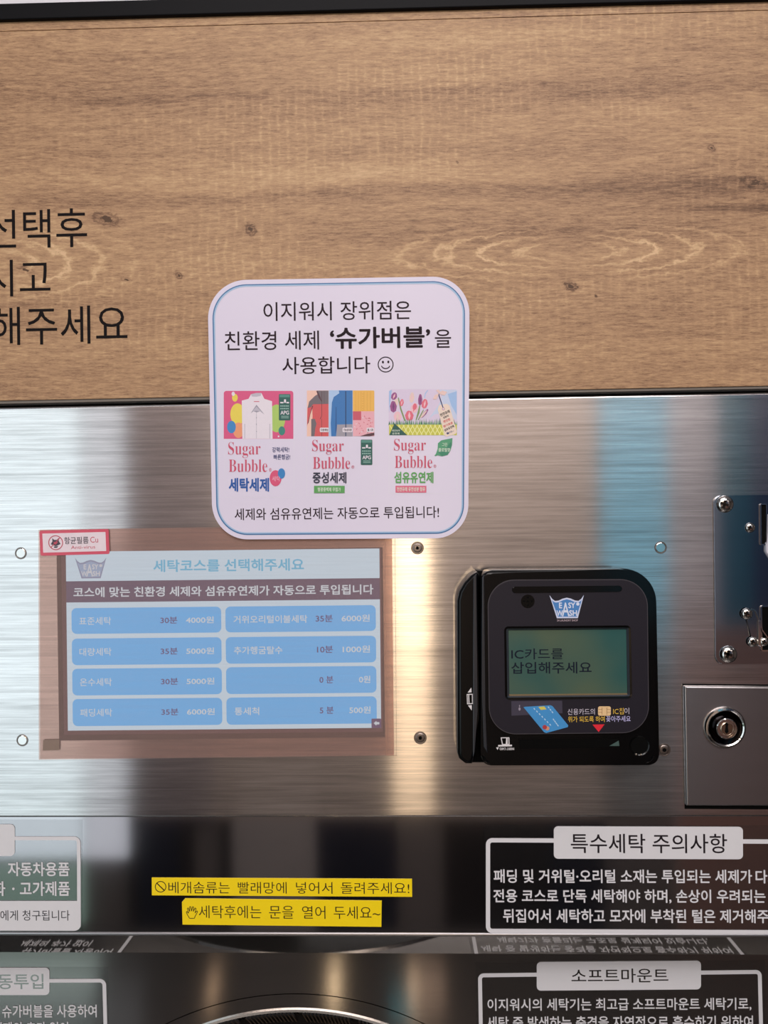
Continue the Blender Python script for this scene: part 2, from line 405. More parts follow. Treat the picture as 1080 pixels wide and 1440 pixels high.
for k_, (xa, xb, m_) in enumerate(LOWER): struct(slab('trim_%d' % (k_+10), xa, xb, ROOM_Y+.002, ROOM_Y+.025, 0, .47, m_))
for k_, (xa, xb, m_) in enumerate(UPPER): struct(slab('trim_%d' % (k_+20), xa, xb, ROOM_Y+.002, ROOM_Y+.025, .47, 2.9, m_))
struct(slab('trim_40', 1.12, 2.6, ROOM_Y+.04, ROOM_Y+.08, 0, 1.26, mat('added_rosy_panel', (168, 128, 114), .5)))  # unseen slab added for pinkish reflections in coin plate and lock door
# wall above the timber panel
XL, XR = -500, 1580                       # how far the machine runs on past the frame, in pixels
def ln(y0, y1, x):                        # straight line through (0,y0) and (1080,y1)
    return y0+(y1-y0)*x/1080
def band(name, top, bot, h, t, m, parent=None, bev=0, label=None, seg=2):
    pts = [(XL, ln(*top, XL)), (XR, ln(*top, XR)), (XR, ln(*bot, XR)), (XL, ln(*bot, XL))]
    return prism(name, pts, h, t, m, parent, bev, seg, False, label)
struct(band('wall_front', (-560, -600), (6, -22), 0, 40, M_WALLW))
struct(band('trim_4', (4.5, -24), (27.5, -1.5), 3, 23, M_BARBLACK, bev=.8))

# ================================================================== timber panel with lettering
wp = thing('wood_panel', 'wide light oak laminate panel with black Korean lettering above the steel control panel', 'wall panel')
band('edge_strip', (27.5, -2), (43.6, 13.6), 0, 12, M_WOOD, wp)
band('board', (44.4, 14.4), (563.5, 542.5), 0, 12, M_WOOD, wp, bev=.3)
band('bottom_rail', (563.6, 542.6), (567.6, 546.2), -1.0, 12, mat('grey_edge_band', (120, 112, 104), .5), wp)
text('선택후', -18, 122.3, 294, 348.5, .15, M_INKBLACK, wp, bold=.0, slope=-.022)
text('시고', -21, 70.8, 365, 416.6, .15, M_INKBLACK, wp, bold=.0, slope=-.020)
text('해주세요', -13, 179, 430.4, 484, .15, M_INKBLACK, wp, bold=.0, slope=-.020)

# ================================================================== washing machine front
wm = thing('washing_machine', 'coin laundry washing machine front of brushed stainless steel with black glossy strip below', 'washing machine')
band('seam_shadow_gap', (566, 545), (575, 554), -14, 6, M_VOID, wm)
pts = [(XL, ln(572.8, 551.5, XL)), (XR, ln(572.8, 551.5, XR)), (XR, ln(1150, 1149.0, XR)), (XL, ln(1150, 1149.0, XL))]
prism('control_fascia', pts, 0, 14, M_STEEL, wm, bev=1.6, seg=4, smooth=True)
band('gloss_strip', (1146, 1145), (1311.8, 1314.5), -1.2, 12, M_BLACKGLOSS, wm)
band('edge_lip', (1311.2, 1314), (1315.6, 1318.6), -.3, 3, M_LIP, wm, bev=.9, seg=3)
# undercut chamfer: from the lip down and back to the recessed door panel
HCH, HLOW = -26.4, -60.0
bm = bmesh.new()
a = [P(x, ln(1315.4, 1318.4, x), -1.3) for x in (XL, XR)]; b = [P(x, ln(1338.8, 1342.4, x), HCH) for x in (XL, XR)]
vs = [bm.verts.new(p) for p in (a[0], a[1], b[1], b[0])]
vb = [bm.verts.new(p+Vector((0, .004, .004))) for p in (a[0], a[1], b[1], b[0])]
bm.faces.new(vs); bm.faces.new(vb[::-1])
for i in range(4): bm.faces.new((vs[i], vb[i], vb[(i+1) % 4], vs[(i+1) % 4]))
mesh_obj('undercut_chamfer', bm, M_MIRROR, wm)
# lower door panel with its round opening, drawn as a ring around the door circle
DC, DR = (415, 1808), 411
def outer_for(n=240):
    out = []
    for i in range(n):
        a_ = 2*math.pi*i/n; c_, s_ = math.cos(a_), math.sin(a_)
        k = min((1165/abs(c_)) if abs(c_) > 1e-6 else 1e9, ((560 if s_ < 0 else 620)/abs(s_)) if abs(s_) > 1e-6 else 1e9)
        out.append((DC[0]+k*c_, DC[1]+k*s_))
    return out
n = 240
ring('lower_panel', outer_for(n), circ(*DC, DR, n), HLOW, 12, M_LOWER, wm)
ring('door_rim_band', circ(*DC, DR-1.2, n), circ(*DC, DR-23, n), HLOW-.5, 10, M_LOWER, wm)
ring('door_rim', circ(*DC, DR-23, n), circ(*DC, DR-26.5, n), HLOW+.8, 14, M_CHROME, wm, hi=HLOW+.2)
prism('door_glass', circ(*DC, DR-26.5, n), HLOW-14, 5, mat('dark_door_glass', (16, 14, 13), .08), wm)
bm = bmesh.new()
for i in range(150):
    a_ = math.radians(-150+120*i/150)
    if i % 15 in (0, 1): continue
    c_, s_ = math.cos(a_), math.sin(a_)
    r0, r1, wd = DR-29, DR-40, .0026
    pp = [(DC[0]+r0*math.cos(a_-wd), DC[1]+r0*math.sin(a_-wd)), (DC[0]+r0*math.cos(a_+wd), DC[1]+r0*math.sin(a_+wd)),
          (DC[0]+r1*math.cos(a_+wd+.02), DC[1]+r1*math.sin(a_+wd+.02)), (DC[0]+r1*math.cos(a_-wd+.02), DC[1]+r1*math.sin(a_-wd+.02))]
    add_prism(bm, pp, HLOW-8, 3)
o = mesh_obj('drum_slats', bm, mat('drum_bronze', (96, 82, 72), .4, 1), wm); o['kind'] = 'stuff'
# flush studs that hold the fascia
def stud(cx, cy, kind):
    t = None
    if kind == 'flat':
        r_ = lathe('stud', cx, cy, [(0, .25), (6.2, .25), (6.9, .1), (7.0, -.2)], M_CHROME, wm)
        lathe('rim', cx, cy, [(7.0, .02), (7.3, .22), (8.2, .22), (8.6, .02)], M_DULL, r_)
    else:
        r_ = lathe('stud', cx, cy, [(2.6, -.6), (2.8, .5), (5.4, .55), (6.6, .35), (7.2, -.1)], M_DULL, wm)
        lathe('rim', cx, cy, [(7.2, .02), (7.6, .25), (8.6, .25), (9.0, .02)], M_DULL, r_)
        lathe('socket', cx, cy, [(0, .12), (2.7, .12), (2.8, .5)], M_VOID, r_, n=6)
for cx, cy, k in ((29.3, 778, 'flat'), (31.5, 1041, 'flat'), (929, 770, 'flat'), (587, 770.6, 'hex'), (591, 1037.6, 'hex'), (934, 1054.5, 'hex')):
    stud(cx, cy, k)

# ================================================================== touch screen
S = quad((92.5, 776), (533.5, 771.3), (536, 1023.5), (95.5, 1027.5), 440, 251.5)
ts = thing('touch_screen', 'touch screen listing eight blue laundry course buttons with prices on steel panel', 'screen')
SB = quad((79.5, 778), (538, 769.5), (541.5, 1036.5), (83.2, 1041.5), 460, 264)
prism('bezel', rrq(SB, 1), .25, .3, mat('dark_screen_bezel', (44, 24, 28), .5), ts)
SI = quad((86, 776.5), (536, 770.5), (538.6, 1029), (90, 1033.5), 450, 257)
prism('inner_bezel', rrq(SI, 1), .32, .1, mat('violet_screen_edge', (92, 74, 92), .5), ts)
em = lambda n_, c_, e_=1.0: mat(n_, c_, .4, emit=e_, nvar=.015, nscale=30)
E_BG = em('lit_screen_white', (168, 208, 232), 1.45); E_HEAD = em('lit_screen_plum', (66, 66, 108)); E_BLUE = em('lit_screen_blue', (66, 166, 234), 1.5)
E_TITLE = em('lit_screen_sky', (70, 180, 226), 1.3); E_WHITE = em('lit_screen_text', (182, 214, 232), 1.3); E_TIME = em('lit_screen_plum_text', (60, 66, 140))
E_LOGO = em('lit_screen_logo', (140, 184, 228)); E_LOGO2 = em('lit_screen_logo_edge', (124, 152, 196)); E_LOGO3 = em('lit_screen_logo_text', (200, 226, 244))
disp = prism('display', [S(u, v) for u, v in ((0, 0), (440, 0), (440, 251.5), (0, 251.5))], .45, .1, E_BG, ts)
hb = prism('header_band', [S(0, 41.5), S(440, 41.5), S(440, 71.3), S(0, 71.3)], .5, .04, E_HEAD, ts)
qtext('코스에 맞는 친환경 세제와 섬유유연제가 자동으로 투입됩니다', S, 10, 431, 50, 64.3, .55, E_WHITE, hb, bold=.02)
qtext('세탁코스를 선택해주세요', S, 122.5, 334, 12.5, 30, .5, E_TITLE, disp, bold=.022)
rows_v = ((79.3, 115.6), (122.2, 159.6), (164.6, 202.2), (207.2, 245.3))
L_ = (('표준세탁', '30분', '4000원'), ('대량세탁', '35분', '5000원'), ('온수세탁', '30분', '5000원'), ('패딩세탁', '35분', '6000원'))
R_ = (('거위오리털이불세탁', 338, '35분', 349.5, '6000원', 386), ('추가헹굼탈수', 302.5, '10분', 351, '1000원', 387), (None, 0, '0 분', 354, '0원', 409.5), ('통세척', 269, '5 분', 354, '500원', 395.5))
for i, (v0, v1) in enumerate(rows_v):
    cv = (v0+v1)/2
    b_ = prism('course_button', [S(u+7, v+v0) for u, v in rr(210, v1-v0, 7, 5)], .5, .04, E_BLUE, ts)
    qtext(L_[i][0], S, 17.5, 62.5, cv-5.3, cv+5.7, .55, E_WHITE, b_, bold=.006)
    qtext(L_[i][1], S, 131.5, 155.5, cv-4.6, cv+4.8, .55, E_TIME, b_, bold=.016)
    qtext(L_[i][2], S, 167.5, 206.5, cv-4.6, cv+4.8, .55, E_WHITE, b_, bold=.015)
    b_ = prism('course_button', [S(u+223, v+v0) for u, v in rr(211, v1-v0, 7, 5)], .5, .04, E_BLUE, ts)
    if R_[i][0]: qtext(R_[i][0], S, 234.3, R_[i][1], cv-5.3, cv+5.7, .55, E_WHITE, b_, bold=.012)
    qtext(R_[i][2], S, R_[i][3], 373.5, cv-5.2, cv+4.8, .55, E_TIME, b_, bold=.016)
    qtext(R_[i][4], S, R_[i][5], 425.5, cv-5.2, cv+4.8, .55, E_WHITE, b_, bold=.015)
bk = prism('back_button', [S(u+426.5, v+238.5) for u, v in rr(13.5, 13, 1, 2)], .56, .04, em('lit_screen_indigo', (72, 64, 120)), ts)
prism('arrow', [S(u+429.5, v+245) for u, v in ((0, 0), (4, -3.5), (4, -1.6), (8, -1.6), (8, 1.6), (4, 1.6), (4, 3.5))], .6, .03, E_WHITE, bk)
def tub_logo(q, h, parent, m_edge, m_fill, m_text, sub=None):
    """washtub emblem with EASY WASH lettering; q maps a 100 x 72 box"""
    top = [(0, 0), (8, 12), (16, 18), (26, 17), (38, 11), (50, 8), (62, 11), (74, 17), (84, 18), (92, 12), (100, 0)]
    o_ = [q(*p) for p in top+[(81, 72), (20, 72)]]
    i_ = [q(*p) for p in ((6.5, 15), (11, 20), (17, 23), (27, 22), (39, 16), (50, 13), (61, 16), (73, 22), (83, 23), (89, 20), (93.5, 15), (77.5, 67), (23.5, 67))]
    lg = prism('emblem', o_, h, .03, m_edge, parent)
    prism('tub', i_, h+.04, .03, m_fill, lg)
    bm = bmesh.new()
    B = lambda x0, x1, y0, y1: (lambda a, b: q(x0+(x1-x0)*a, y0+(y1-y0)*b))
    add_text(bm, 'E', B(27, 36, 23, 41), h+.08, .03); add_text(bm, 'A', B(35, 57, 23, 66), h+.08, .014)
    add_text(bm, 'SY', B(54, 74, 23, 41), h+.08, .03)
    add_text(bm, 'W', B(19.5, 38, 47, 65), h+.08, .03); add_text(bm, 'SH', B(56, 79, 47, 65), h+.08, .03)
    add_flat(bm, [q(*p) for p in circ(82, 28, 5, 14)], h+.08)
    mesh_obj('lettering', bm, m_text, lg)
    if sub:
        bm = bmesh.new(); add_text(bm, '24 LAUNDRY SHOP', B(20, 81, 75.5, 82), h+.05, .03)
        mesh_obj('lettering', bm, sub, lg)
tub_logo(quad((105.3, 784.5), (149.3, 784), (143, 814), (112, 814), 100, 72) if False else (lambda u, v: S(12.8+u*.44, 8.5+v*.405)), .48, disp, E_LOGO2, E_LOGO, E_LOGO3)

# ================================================================== protective film over the screen
M_FILM = film_material('smoky_film', (244, 222, 213), (198, 168, 160), .30, .30)
pf = prism('protective_film', rrq(quad((54, 745), (551, 738), (554, 1062.5), (54.5, 1068.5)), 1), 1.0, .15, M_FILM)
M_CLEARBACK = bpy.data.materials.new('clear_adhesive'); M_CLEARBACK.use_nodes = True
_n = M_CLEARBACK.node_tree; _t = _n.nodes.new('ShaderNodeBsdfTransparent'); _n.links.new(_t.outputs[0], _n.nodes['Material Output'].inputs[0])
pf.data.materials.append(M_CLEARBACK)
_front = min(pf.data.polygons, key=lambda f_: f_.center.y)
for f_ in pf.data.polygons: f_.material_index = 0 if f_.index == _front.index else 1
pf['label'] = 'smoky translucent protective film stuck over the touch screen with a small corner tab'; pf['category'] = 'film'
prism('corner_tab', [(60.5, 1040.5), (83.5, 1040), (83.5, 1055), (60, 1055.5)], 1.06, .05, mat('taupe_tab', (140, 120, 108), .5), pf)
bm = bmesh.new(); add_ring(bm, [(540.5, 738), (555.5, 738), (558, 1062.7), (543.5, 1063)], [(541, 738.5), (555, 738.5), (557.5, 1062.2), (544, 1062.5)], .5, .2)
mesh_obj('film_border', bm, mat('clear_film_edge', (190, 165, 140), .2), pf)

# ================================================================== red bordered sticker
st = thing('anti_virus_sticker', 'small red-bordered white sticker at the top left corner of the touch screen film', 'sticker')
K = quad((55.3, 746.3), (152.6, 743.8), (154, 779), (57, 781.6), 98, 35.5)
prism('border', rrq(K, 2.5), 1.4, .3, mat('red_sticker_border', (214, 84, 106), .25), st)
prism('sheet', [K(u+4, v+4.2) for u, v in rr(89.5, 27, .5, 2)], 1.45, .04, mat('pale_sticker_sheet', (236, 220, 228), .3), st)
M_RED = mat('crimson_ink', (196, 78, 98), .4); M_CHAR = mat('charcoal_ink', (74, 66, 78), .4)
kc = (22.3, 17.5)
ring('prohibition_ring', [K(*p) for p in circ(*kc, 10.4, 28)], [K(*p) for p in circ(*kc, 9.3, 28)], 1.6, .05, M_RED, st)
bm = bmesh.new()
add_flat(bm, [K(kc[0]+x, kc[1]+y) for x, y in ((-7, 2), (-4.5, -2), (-4.6, -6.5), (-2, -4), (2, -4), (4.6, -6.8), (4.6, -2), (7, 2), (4, 3.4), (0, 5), (-4, 3.4))], 1.5, 0)
add_flat(bm, [K(kc[0]+x, kc[1]+y) for x, y in ((-3.5, -1), (3.5, -1), (.0, 3))], 1.53, 1)
add_flat(bm, [K(kc[0]+x, kc[1]+y) for x, y in ((-3.2, 5.4), (3.6, 5.0), (1.5, 7.4), (-2, 7.4))], 1.5, 0)
add_flat(bm, [K(kc[0]+x, kc[1]+y) for x, y in ((-7.4, 6.0), (6.2, -7.4), (7.0, -6.6), (-6.6, 6.8))], 1.56, 1)
mesh_obj('germ_emblem', bm, [M_CHAR, M_RED], st)
qtext('항균필름', K, 34.6, 69, 10, 20, 1.5, M_CHAR, st, bold=.01)
qtext('Cu', K, 71.5, 82.5, 10.5, 18.8, 1.5, M_RED, st)
qtext('Anti-virus', K, 43.8, 78, 22.4, 27.2, 1.5, M_RED, st)

# ================================================================== laminated notice card
nc = thing('notice_card', 'white laminated notice card with rounded corners, blue border and three printed detergent pictures', 'notice')
Q = quad((291.5, 394.8), (660.4, 388.6), (658.4, 756), (299.0, 758), 367, 363)
def bow(pts):            # the card's long edges belly out by a pixel or two
    out = []
    for x, y in pts:
        k = 1-((x-478)/185)**2
        out.append((x, y+(1.5*k if y > 570 else -.8*k)))
    return out
HC = 3.2
prism('card', bow(rrq(Q, 50, 0, 16, (54, 52, 46, 50))), HC, .6, M_CARD, nc, bev=.15, seg=1)
M_BL1 = mat('blue_border_ink', (66, 118, 168), .35); M_BL2 = mat('pale_blue_border_ink', (166, 196, 226), .35)
def rin(i): return bow([Q(u+i, v+i) for u, v in rr(Q.w-2*i, Q.h-2*i, 0, 16, tuple(r_-i for r_ in (54, 52, 46, 50)))])
ring('border_line', rin(6.2), rin(7.9), HC+.12, .05, M_BL1, nc)
ring('border_line', rin(7.9), rin(9.7), HC+.12, .05, M_BL2, nc, label='pale inner border line')
HT = HC+.1
text('이지워시 장위점은', 370.4, 578, 423.9, 450.3, HT, M_INK, nc, bold=.004)
text('친환경 세제', 316, 448.6, 465.5, 492.3, HT, M_INK, nc, bold=.004)
text('‘슈가버블’', 464, 605, 459.3, 490, HT, M_INKBOLD, nc, bold=.024, gap=1.0)
text('을', 611.5, 634.3, 463.3, 489, HT, M_INK, nc, bold=.004)
text('사용합니다', 397, 520.7, 501.3, 525.6, HT, M_INK, nc, bold=.006)
text('세제와 섬유유연제는 자동으로 투입됩니다!', 330, 617.3, 713.3, 730, HT, M_INK, nc, bold=.006)
bm = bmesh.new(); sx, sy = 542.3, 512.6
add_ring(bm, circ(sx, sy, 11.2, 28), circ(sx, sy, 9.8, 28), HT, .05)
add_flat(bm, circ(sx-3.8, sy-3.4, 1.5, 10, 2.0), HT); add_flat(bm, circ(sx+3.8, sy-3.6, 1.5, 10, 2.0), HT)
arc = [(sx+6.6*math.cos(math.radians(a_)), sy+.8+5.6*math.sin(math.radians(a_))) for a_ in range(12, 169, 12)]
arc2 = [(sx+5.4*math.cos(math.radians(a_)), sy+.6+4.3*math.sin(math.radians(a_))) for a_ in range(12, 169, 12)]
add_flat(bm, arc+arc2[::-1], HT)
mesh_obj('smiley_face', bm, M_INK, nc)

def ink(n_, c_): return mat('ink_'+n_, c_, .35, nvar=.03, nscale=700)
def Z2(x, y): return (300+x/6, 530+y/6)
def Z3(x, y): return (420+x/4.5, 530+y/4.5)
def Z5(x, y): return (540+x/9.818, 550+y/9.818)
def Z6(x, y): return (400+x/7.714, 540+y/7.714)
class Pic:
    """a printed picture: flat patches of ink laid over each other in one mesh"""
    def __init__(s): s.bm = bmesh.new(); s.mats = []; s.h = HC+.03
    def mi(s, m):
        if m not in s.mats: s.mats.append(m)
        return s.mats.index(m)
    def poly(s, pts, m, z, step=.004): s.h += step; add_flat(s.bm, [z(*p) for p in pts], s.h, s.mi(m))
    def rect(s, x0, y0, x1, y1, m, z, r=0): s.poly([(x0+u, y0+v) for u, v in rr(x1-x0, y1-y0, r, 4)] if r else [(x0, y0), (x1, y0), (x1, y1), (x0, y1)], m, z)
    def oval(s, cx, cy, rx, ry, m, z, n=20): s.poly(circ(cx, cy, rx, n, ry), m, z)
    def text(s, t, x0, x1, y0, y1, m, z, bold=.01): s.h += .004; add_text(s.bm, t, lambda a, b: z(x0+(x1-x0)*a, y0+(y1-y0)*b), s.h, bold, s.mi(m))
    def done(s, name='product_picture', label=None): return mesh_obj(name, s.bm, s.mats, nc, False, label)
PINK = ink('pink', (222, 92, 138)); WHT = ink('white', (236, 228, 238)); YEL = ink('yellow', (238, 216, 92)); GRN = ink('lime', (176, 208, 110))
BLU = ink('azure', (66, 140, 204)); ORG = ink('orange', (240, 160, 120)); TEAL = ink('teal', (62, 138, 128)); APG = ink('apg_green', (44, 98, 92))
GR1 = ink('shirt_grey', (196, 190, 204)); GR2 = ink('collar_shade', (160, 156, 172)); ROSE = ink('rose_lettering', (206, 84, 112)); NAVY = ink('navy', (52, 66, 120))
BLD = ink('royal_blue', (38, 92, 170)); FRAME = ink('faint_frame', (226, 222, 236)); LGRN = ink('mid_green', (98, 168, 98)); MIST = ink('mist', (226, 236, 220))
# serif capitals and small letters come from the mathematical alphabet of the same face
def serif(t):
    out = ''
    for ch in t:
        if ch.isupper(): out += chr(0x1D400+ord(ch)-65)
        elif ch.islower(): out += chr(0x1D41A+ord(ch)-97)
        else: out += ch
    return out
def brand(p, z, sx0, sx1, sy0, sy1, bx0, bx1, by0, by1):
    p.text(serif('Sugar'), sx0, sx1, sy0, sy1, ROSE, z, -.010); p.text(serif('Bubble'), bx0, bx1, by0, by1, ROSE, z, -.010)
def apg(p, z, x0, y0, x1, y1):
    w_, h_ = x1-x0, y1-y0; X = lambda a: x0+w_*a; Y = lambda b: y0+h_*b
    p.rect(x0, y0, x1, y1, APG, z, w_*.08); p.rect(X(.06), Y(.02), X(.94), Y(.12), ink('apg_top', (88, 146, 136)), z)
    p.text('1', X(.45), X(.62), Y(.20), Y(.33), WHT, z, .03); p.text('APG', X(.14), X(.88), Y(.63), Y(.78), WHT, z, .02)
    p.rect(X(.12), Y(.30), X(.40), Y(.35), WHT, z); p.rect(X(.66), Y(.30), X(.88), Y(.35), WHT, z)
    for b in (.43, .53): 
        for k in range(5): p.rect(X(.12+.155*k), Y(b), X(.12+.155*k+.12), Y(b+.045), ink('apg_pale', (150, 190, 182)), z)
    for b in (.83, .89): p.rect(X(.2), Y(b), X(.85), Y(b+.025), ink('apg_pale', (150, 190, 182)), z)
# first picture: white shirt on pink
p = Pic(); z = Z2
p.rect(95, 500, 683, 1018, FRAME, z, 12); p.rect(98, 503, 680, 1015, M_CARD, z, 12)
p.poly([(88+u, 118+v) for u, v in rr(587, 405, 0, 4, (22, 22, 1, 1))], PINK, z)
p.oval(205, 315, 62, 92, YEL, z); p.oval(535, 350, 72, 118, GRN, z); p.oval(212, 450, 46, 66, ORG, z); p.oval(153, 423, 37, 53, BLU, z)
p.oval(182, 176, 24, 33, YEL, z); p.oval(168, 143, 14, 18, WHT, z); p.oval(578, 455, 28, 38, TEAL, z); p.oval(550, 502, 7, 8, WHT, z, 10)
p.poly([(240, 200), (297, 185), (318, 146), (360, 136), (405, 135), (430, 185), (495, 205), (500, 522), (245, 522)], WHT, z)
p.poly([(318, 146), (360, 136), (405, 135), (400, 160), (364, 168), (324, 165)], GR1, z)
p.poly([(364, 235), (316, 306), (340, 290), (364, 300), (395, 290), (432, 318)], GR2, z)
p.poly([(364, 250), (330, 290), (364, 285), (410, 296)], GR1, z)
p.rect(362, 300, 366, 520, GR1, z); p.rect(342, 205, 388, 211, ROSE, z); p.rect(262, 396, 268, 520, GR1, z); p.rect(474, 396, 480, 520, GR1, z)
for yy in (345, 400, 460): p.oval(364, yy, 4, 5, GR2, z, 8)
apg(p, z, 553, 145, 650, 367)
brand(p, z, 125, 398, 550, 685, 130, 455, 698, 803)
p.text('®', 470, 492, 770, 800, ROSE, z, 0)
p.text('강력세탁!', 497, 640, 592, 636, NAVY, z, .012); p.text('빠른헹굼!', 508, 648, 654, 698, NAVY, z, .012)
p.oval(525, 855, 50, 68, ink('hot_pink', (222, 90, 128)), z); p.oval(575, 815, 31, 44, ink('badge_blue', (60, 136, 200)), z)
p.text('세탁', 496, 562, 838, 880, ink('badge_pale', (240, 190, 210)), z, .0)
p.text('세탁세제', 130, 470, 852, 968, BLD, z, .032)
p.done(label='printed packet with white shirt on a pink ground')
# second picture: jackets and knitwear
p = Pic(); z = Z6
p.rect(240, 560, 975, 1210, FRAME, z, 8); p.rect(244, 564, 971, 1206, M_CARD, z, 8)
JG = ink('jacket_grey', (116, 108, 116)); JR = ink('jacket_red', (216, 92, 98)); DK = ink('jacket_line', (90, 60, 72)); JB = ink('jacket_blue', (58, 122, 188))
p.rect(243, 70, 480, 568, ink('peach', (244, 202, 186)), z); p.rect(480, 68, 742, 568, ink('pale_blue', (176, 204, 240)), z)
p.poly([(350, 75), (478, 72), (478, 568), (290, 568), (305, 350), (300, 240), (245, 460), (250, 260), (270, 190), (330, 130), (375, 100)], JR, z)
p.poly([(350, 72), (478, 72), (478, 216), (310, 220), (290, 250), (252, 262), (268, 190), (330, 130), (372, 105)], JG, z)
p.poly([(290, 380), (330, 378), (348, 430), (335, 480), (325, 568), (290, 568)], JG, z)
p.poly([(300, 240), (312, 236), (280, 330), (262, 420), (248, 440)], DK, z); p.rect(402, 80, 407, 345, DK, z); p.poly([(402, 345), (407, 345), (392, 380), (384, 380)], DK, z)
p.rect(402, 380, 406, 568, DK, z); p.rect(430, 75, 433, 210, DK, z); p.poly([(345, 75), (362, 75), (390, 140), (408, 200), (372, 150)], DK, z)
p.poly([(590, 70), (738, 70), (738, 438), (572, 445), (560, 568), (508, 568), (502, 430), (515, 200), (535, 140), (595, 100)], JB, z)
p.poly([(572, 440), (738, 436), (738, 568), (560, 568)], ink('hem_grey', (164, 160, 172)), z); p.rect(660, 78, 670, 566, ink('zip_navy', (34, 62, 104)), z)
p.poly([(556, 250), (564, 250), (566, 500), (552, 540)], ink('fold_blue', (40, 90, 150)), z)
KN = ink('knit_yellow', (240, 186, 92)); KD = ink('knit_shade', (214, 156, 70)); PK = ink('wool_pink', (238, 178, 190)); PD = ink('wool_rose', (206, 92, 112))
p.poly([(742+u, 70+v) for u, v in rr(233, 226, 0, 4, (1, 14, 1, 1))], KN, z)
for xx in (772, 800, 830, 862, 895, 930): p.rect(xx, 84, xx+3, 290, KD, z)
for yy in range(100, 290, 26): p.poly([(838, yy), (850, yy+9), (862, yy), (850, yy+14)], KD, z)
p.rect(742, 296, 975, 566, PK, z); p.rect(742, 296, 832, 392, PD, z)
rnd = random.Random(2)
for k in range(34):
    x_, y_ = rnd.uniform(752, 955), rnd.uniform(315, 545); a_ = rnd.uniform(0, 3)
    if x_ < 835 and y_ < 400: continue
    dx_, dy_ = 13*math.cos(a_), 13*math.sin(a_)
    p.poly([(x_-dx_, y_-dy_), (x_+dy_*.3, y_-dx_*.3), (x_+dx_, y_+dy_), (x_-dy_*.3, y_+dx_*.3)], rnd.choice((PD, WHT, ink('wool_mid', (224, 130, 148)), PD)), z)
p.poly([(820, 566), (900, 540), (975, 528), (975, 556), (930, 566)], DK, z)
for x0, x1, t_ in ((384, 482, '다운패딩'), (630, 738, '기능성의류'), (892, 972, '울, 니트')):
    p.rect(x0, 474, x1, 522, WHT, z, 10); p.text(t_, x0+10, x1-8, 484, 512, ink('tag_ink', (60, 50, 60)), z, .03)
z = Z3
apg(p, z, 393, 397, 466, 557)
brand(p, z, 85, 285, 398, 490, 90, 325, 507, 582)
p.text('®', 334, 352, 560, 580, ROSE, z, 0)
p.text('중성세제', 88, 302, 602, 673, ink('deep_navy', (46, 52, 74)), z, .024)
p.rect(97, 689, 291, 735, LGRN, z); p.text('형광증백제 무첨가', 120, 266, 699, 726, MIST, z, .015)
p.done(label='printed packet with jackets and knitwear')
# third picture: tulips, grass and a gift tag
p = Pic(); z = Z3
p.rect(570, 370, 1004, 740, FRAME, z, 6); p.rect(573, 373, 1001, 737, M_CARD, z, 6)
z = Z5; SK = ink('sky_pale', (204, 214, 240)); SK2 = ink('sky_blue', (164, 196, 238))
p.poly([(65+u, -25+v) for u, v in rr(945, 635, 0, 4, (40, 40, 1, 1))], ink('sky_lilac', (222, 208, 232)), z)
p.poly([(700, -20), (1005, -20), (1005, 400), (840, 300), (700, 320), (620, 380), (760, 180), (810, 40)], SK, z)
p.poly([(880, 40), (1005, 0), (1005, 330), (930, 200)], SK2, z); p.poly([(70, 0), (110, -20), (90, 120), (70, 300)], SK2, z)
p.poly([(555, 90), (565, 30), (600, -15), (612, -12), (575, 40), (566, 95)], SK2, z)
PUR = ink('tulip_purple', (156, 84, 142)); TPK = ink('tulip_pink', (228, 112, 134)); TLP = ink('tulip_blush', (242, 196, 206)); STM = ink('stem_green', (126, 152, 96)); CRM = ink('tulip_cream', (234, 208, 200))
for q_ in ([(190, 90), (205, 90), (240, 240), (300, 410), (280, 415), (222, 250)], [(490, 190), (502, 190), (490, 300), (450, 400), (436, 400)], [(520, 290), (545, 250), (548, 270), (480, 400), (465, 400)]): p.poly(q_, STM, z)
def tulip(x, y, rx, ry, c1, c2, rot=0):
    ca, sa = math.cos(rot), math.sin(rot)
    T = lambda pts: [(x+a*ca-b*sa, y+a*sa+b*ca) for a, b in pts]
    p.poly(T([(-rx*.2, -ry), (rx*.45, -ry*.85), (rx, -.1*ry), (rx*.75, ry*.7), (0, ry), (-rx*.75, ry*.7), (-rx, -.1*ry), (-rx*.6, -ry*.8)]), c1, z)
    p.poly(T([(0, -ry*.8), (rx*.3, 0), (0, ry*.8), (-rx*.3, 0)]), c2, z)
tulip(140, 70, 42, 55, PUR, TLP, .4); tulip(245, 160, 28, 52, TPK, TLP, .2); tulip(385, 90, 34, 75, CRM, TLP, .1); tulip(160, 170, 34, 70, CRM, CRM, .3)
tulip(130, 215, 48, 82, PUR, ink('tulip_violet', (120, 62, 120)), 0); tulip(188, 350, 56, 70, TLP, CRM, 0)
tulip(500, 120, 30, 82, PUR, ink('tulip_violet', (120, 62, 120)), .05); tulip(562, 175, 44, 68, TPK, TLP, .2); tulip(420, 235, 52, 72, TLP, TPK, .3)
tulip(350, 340, 60, 72, TPK, TLP, 0); tulip(425, 215, 30, 46, TPK, TPK, .2); tulip(560, 310, 22, 80, PUR, TLP, .7); tulip(545, 320, 14, 70, CRM, CRM, .7)
G1 = ink('grass_dark', (58, 118, 92)); G2 = ink('grass_light', (122, 174, 130))
for k in range(76):
    x_ = 70+k*12.4+rnd.uniform(-5, 5); hh = rnd.uniform(50, 105)
    p.poly([(x_-8, 470), (x_+rnd.uniform(-8, 8), 470-hh), (x_+8, 470)], (G1, G2)[(k//2) % 2], z, (.004 if k in (0, 1) else (.004 if k % 2 else -.004)))
WV = ink('weave_lime', (206, 204, 84)); WL = ink('weave_pale', (236, 236, 160))
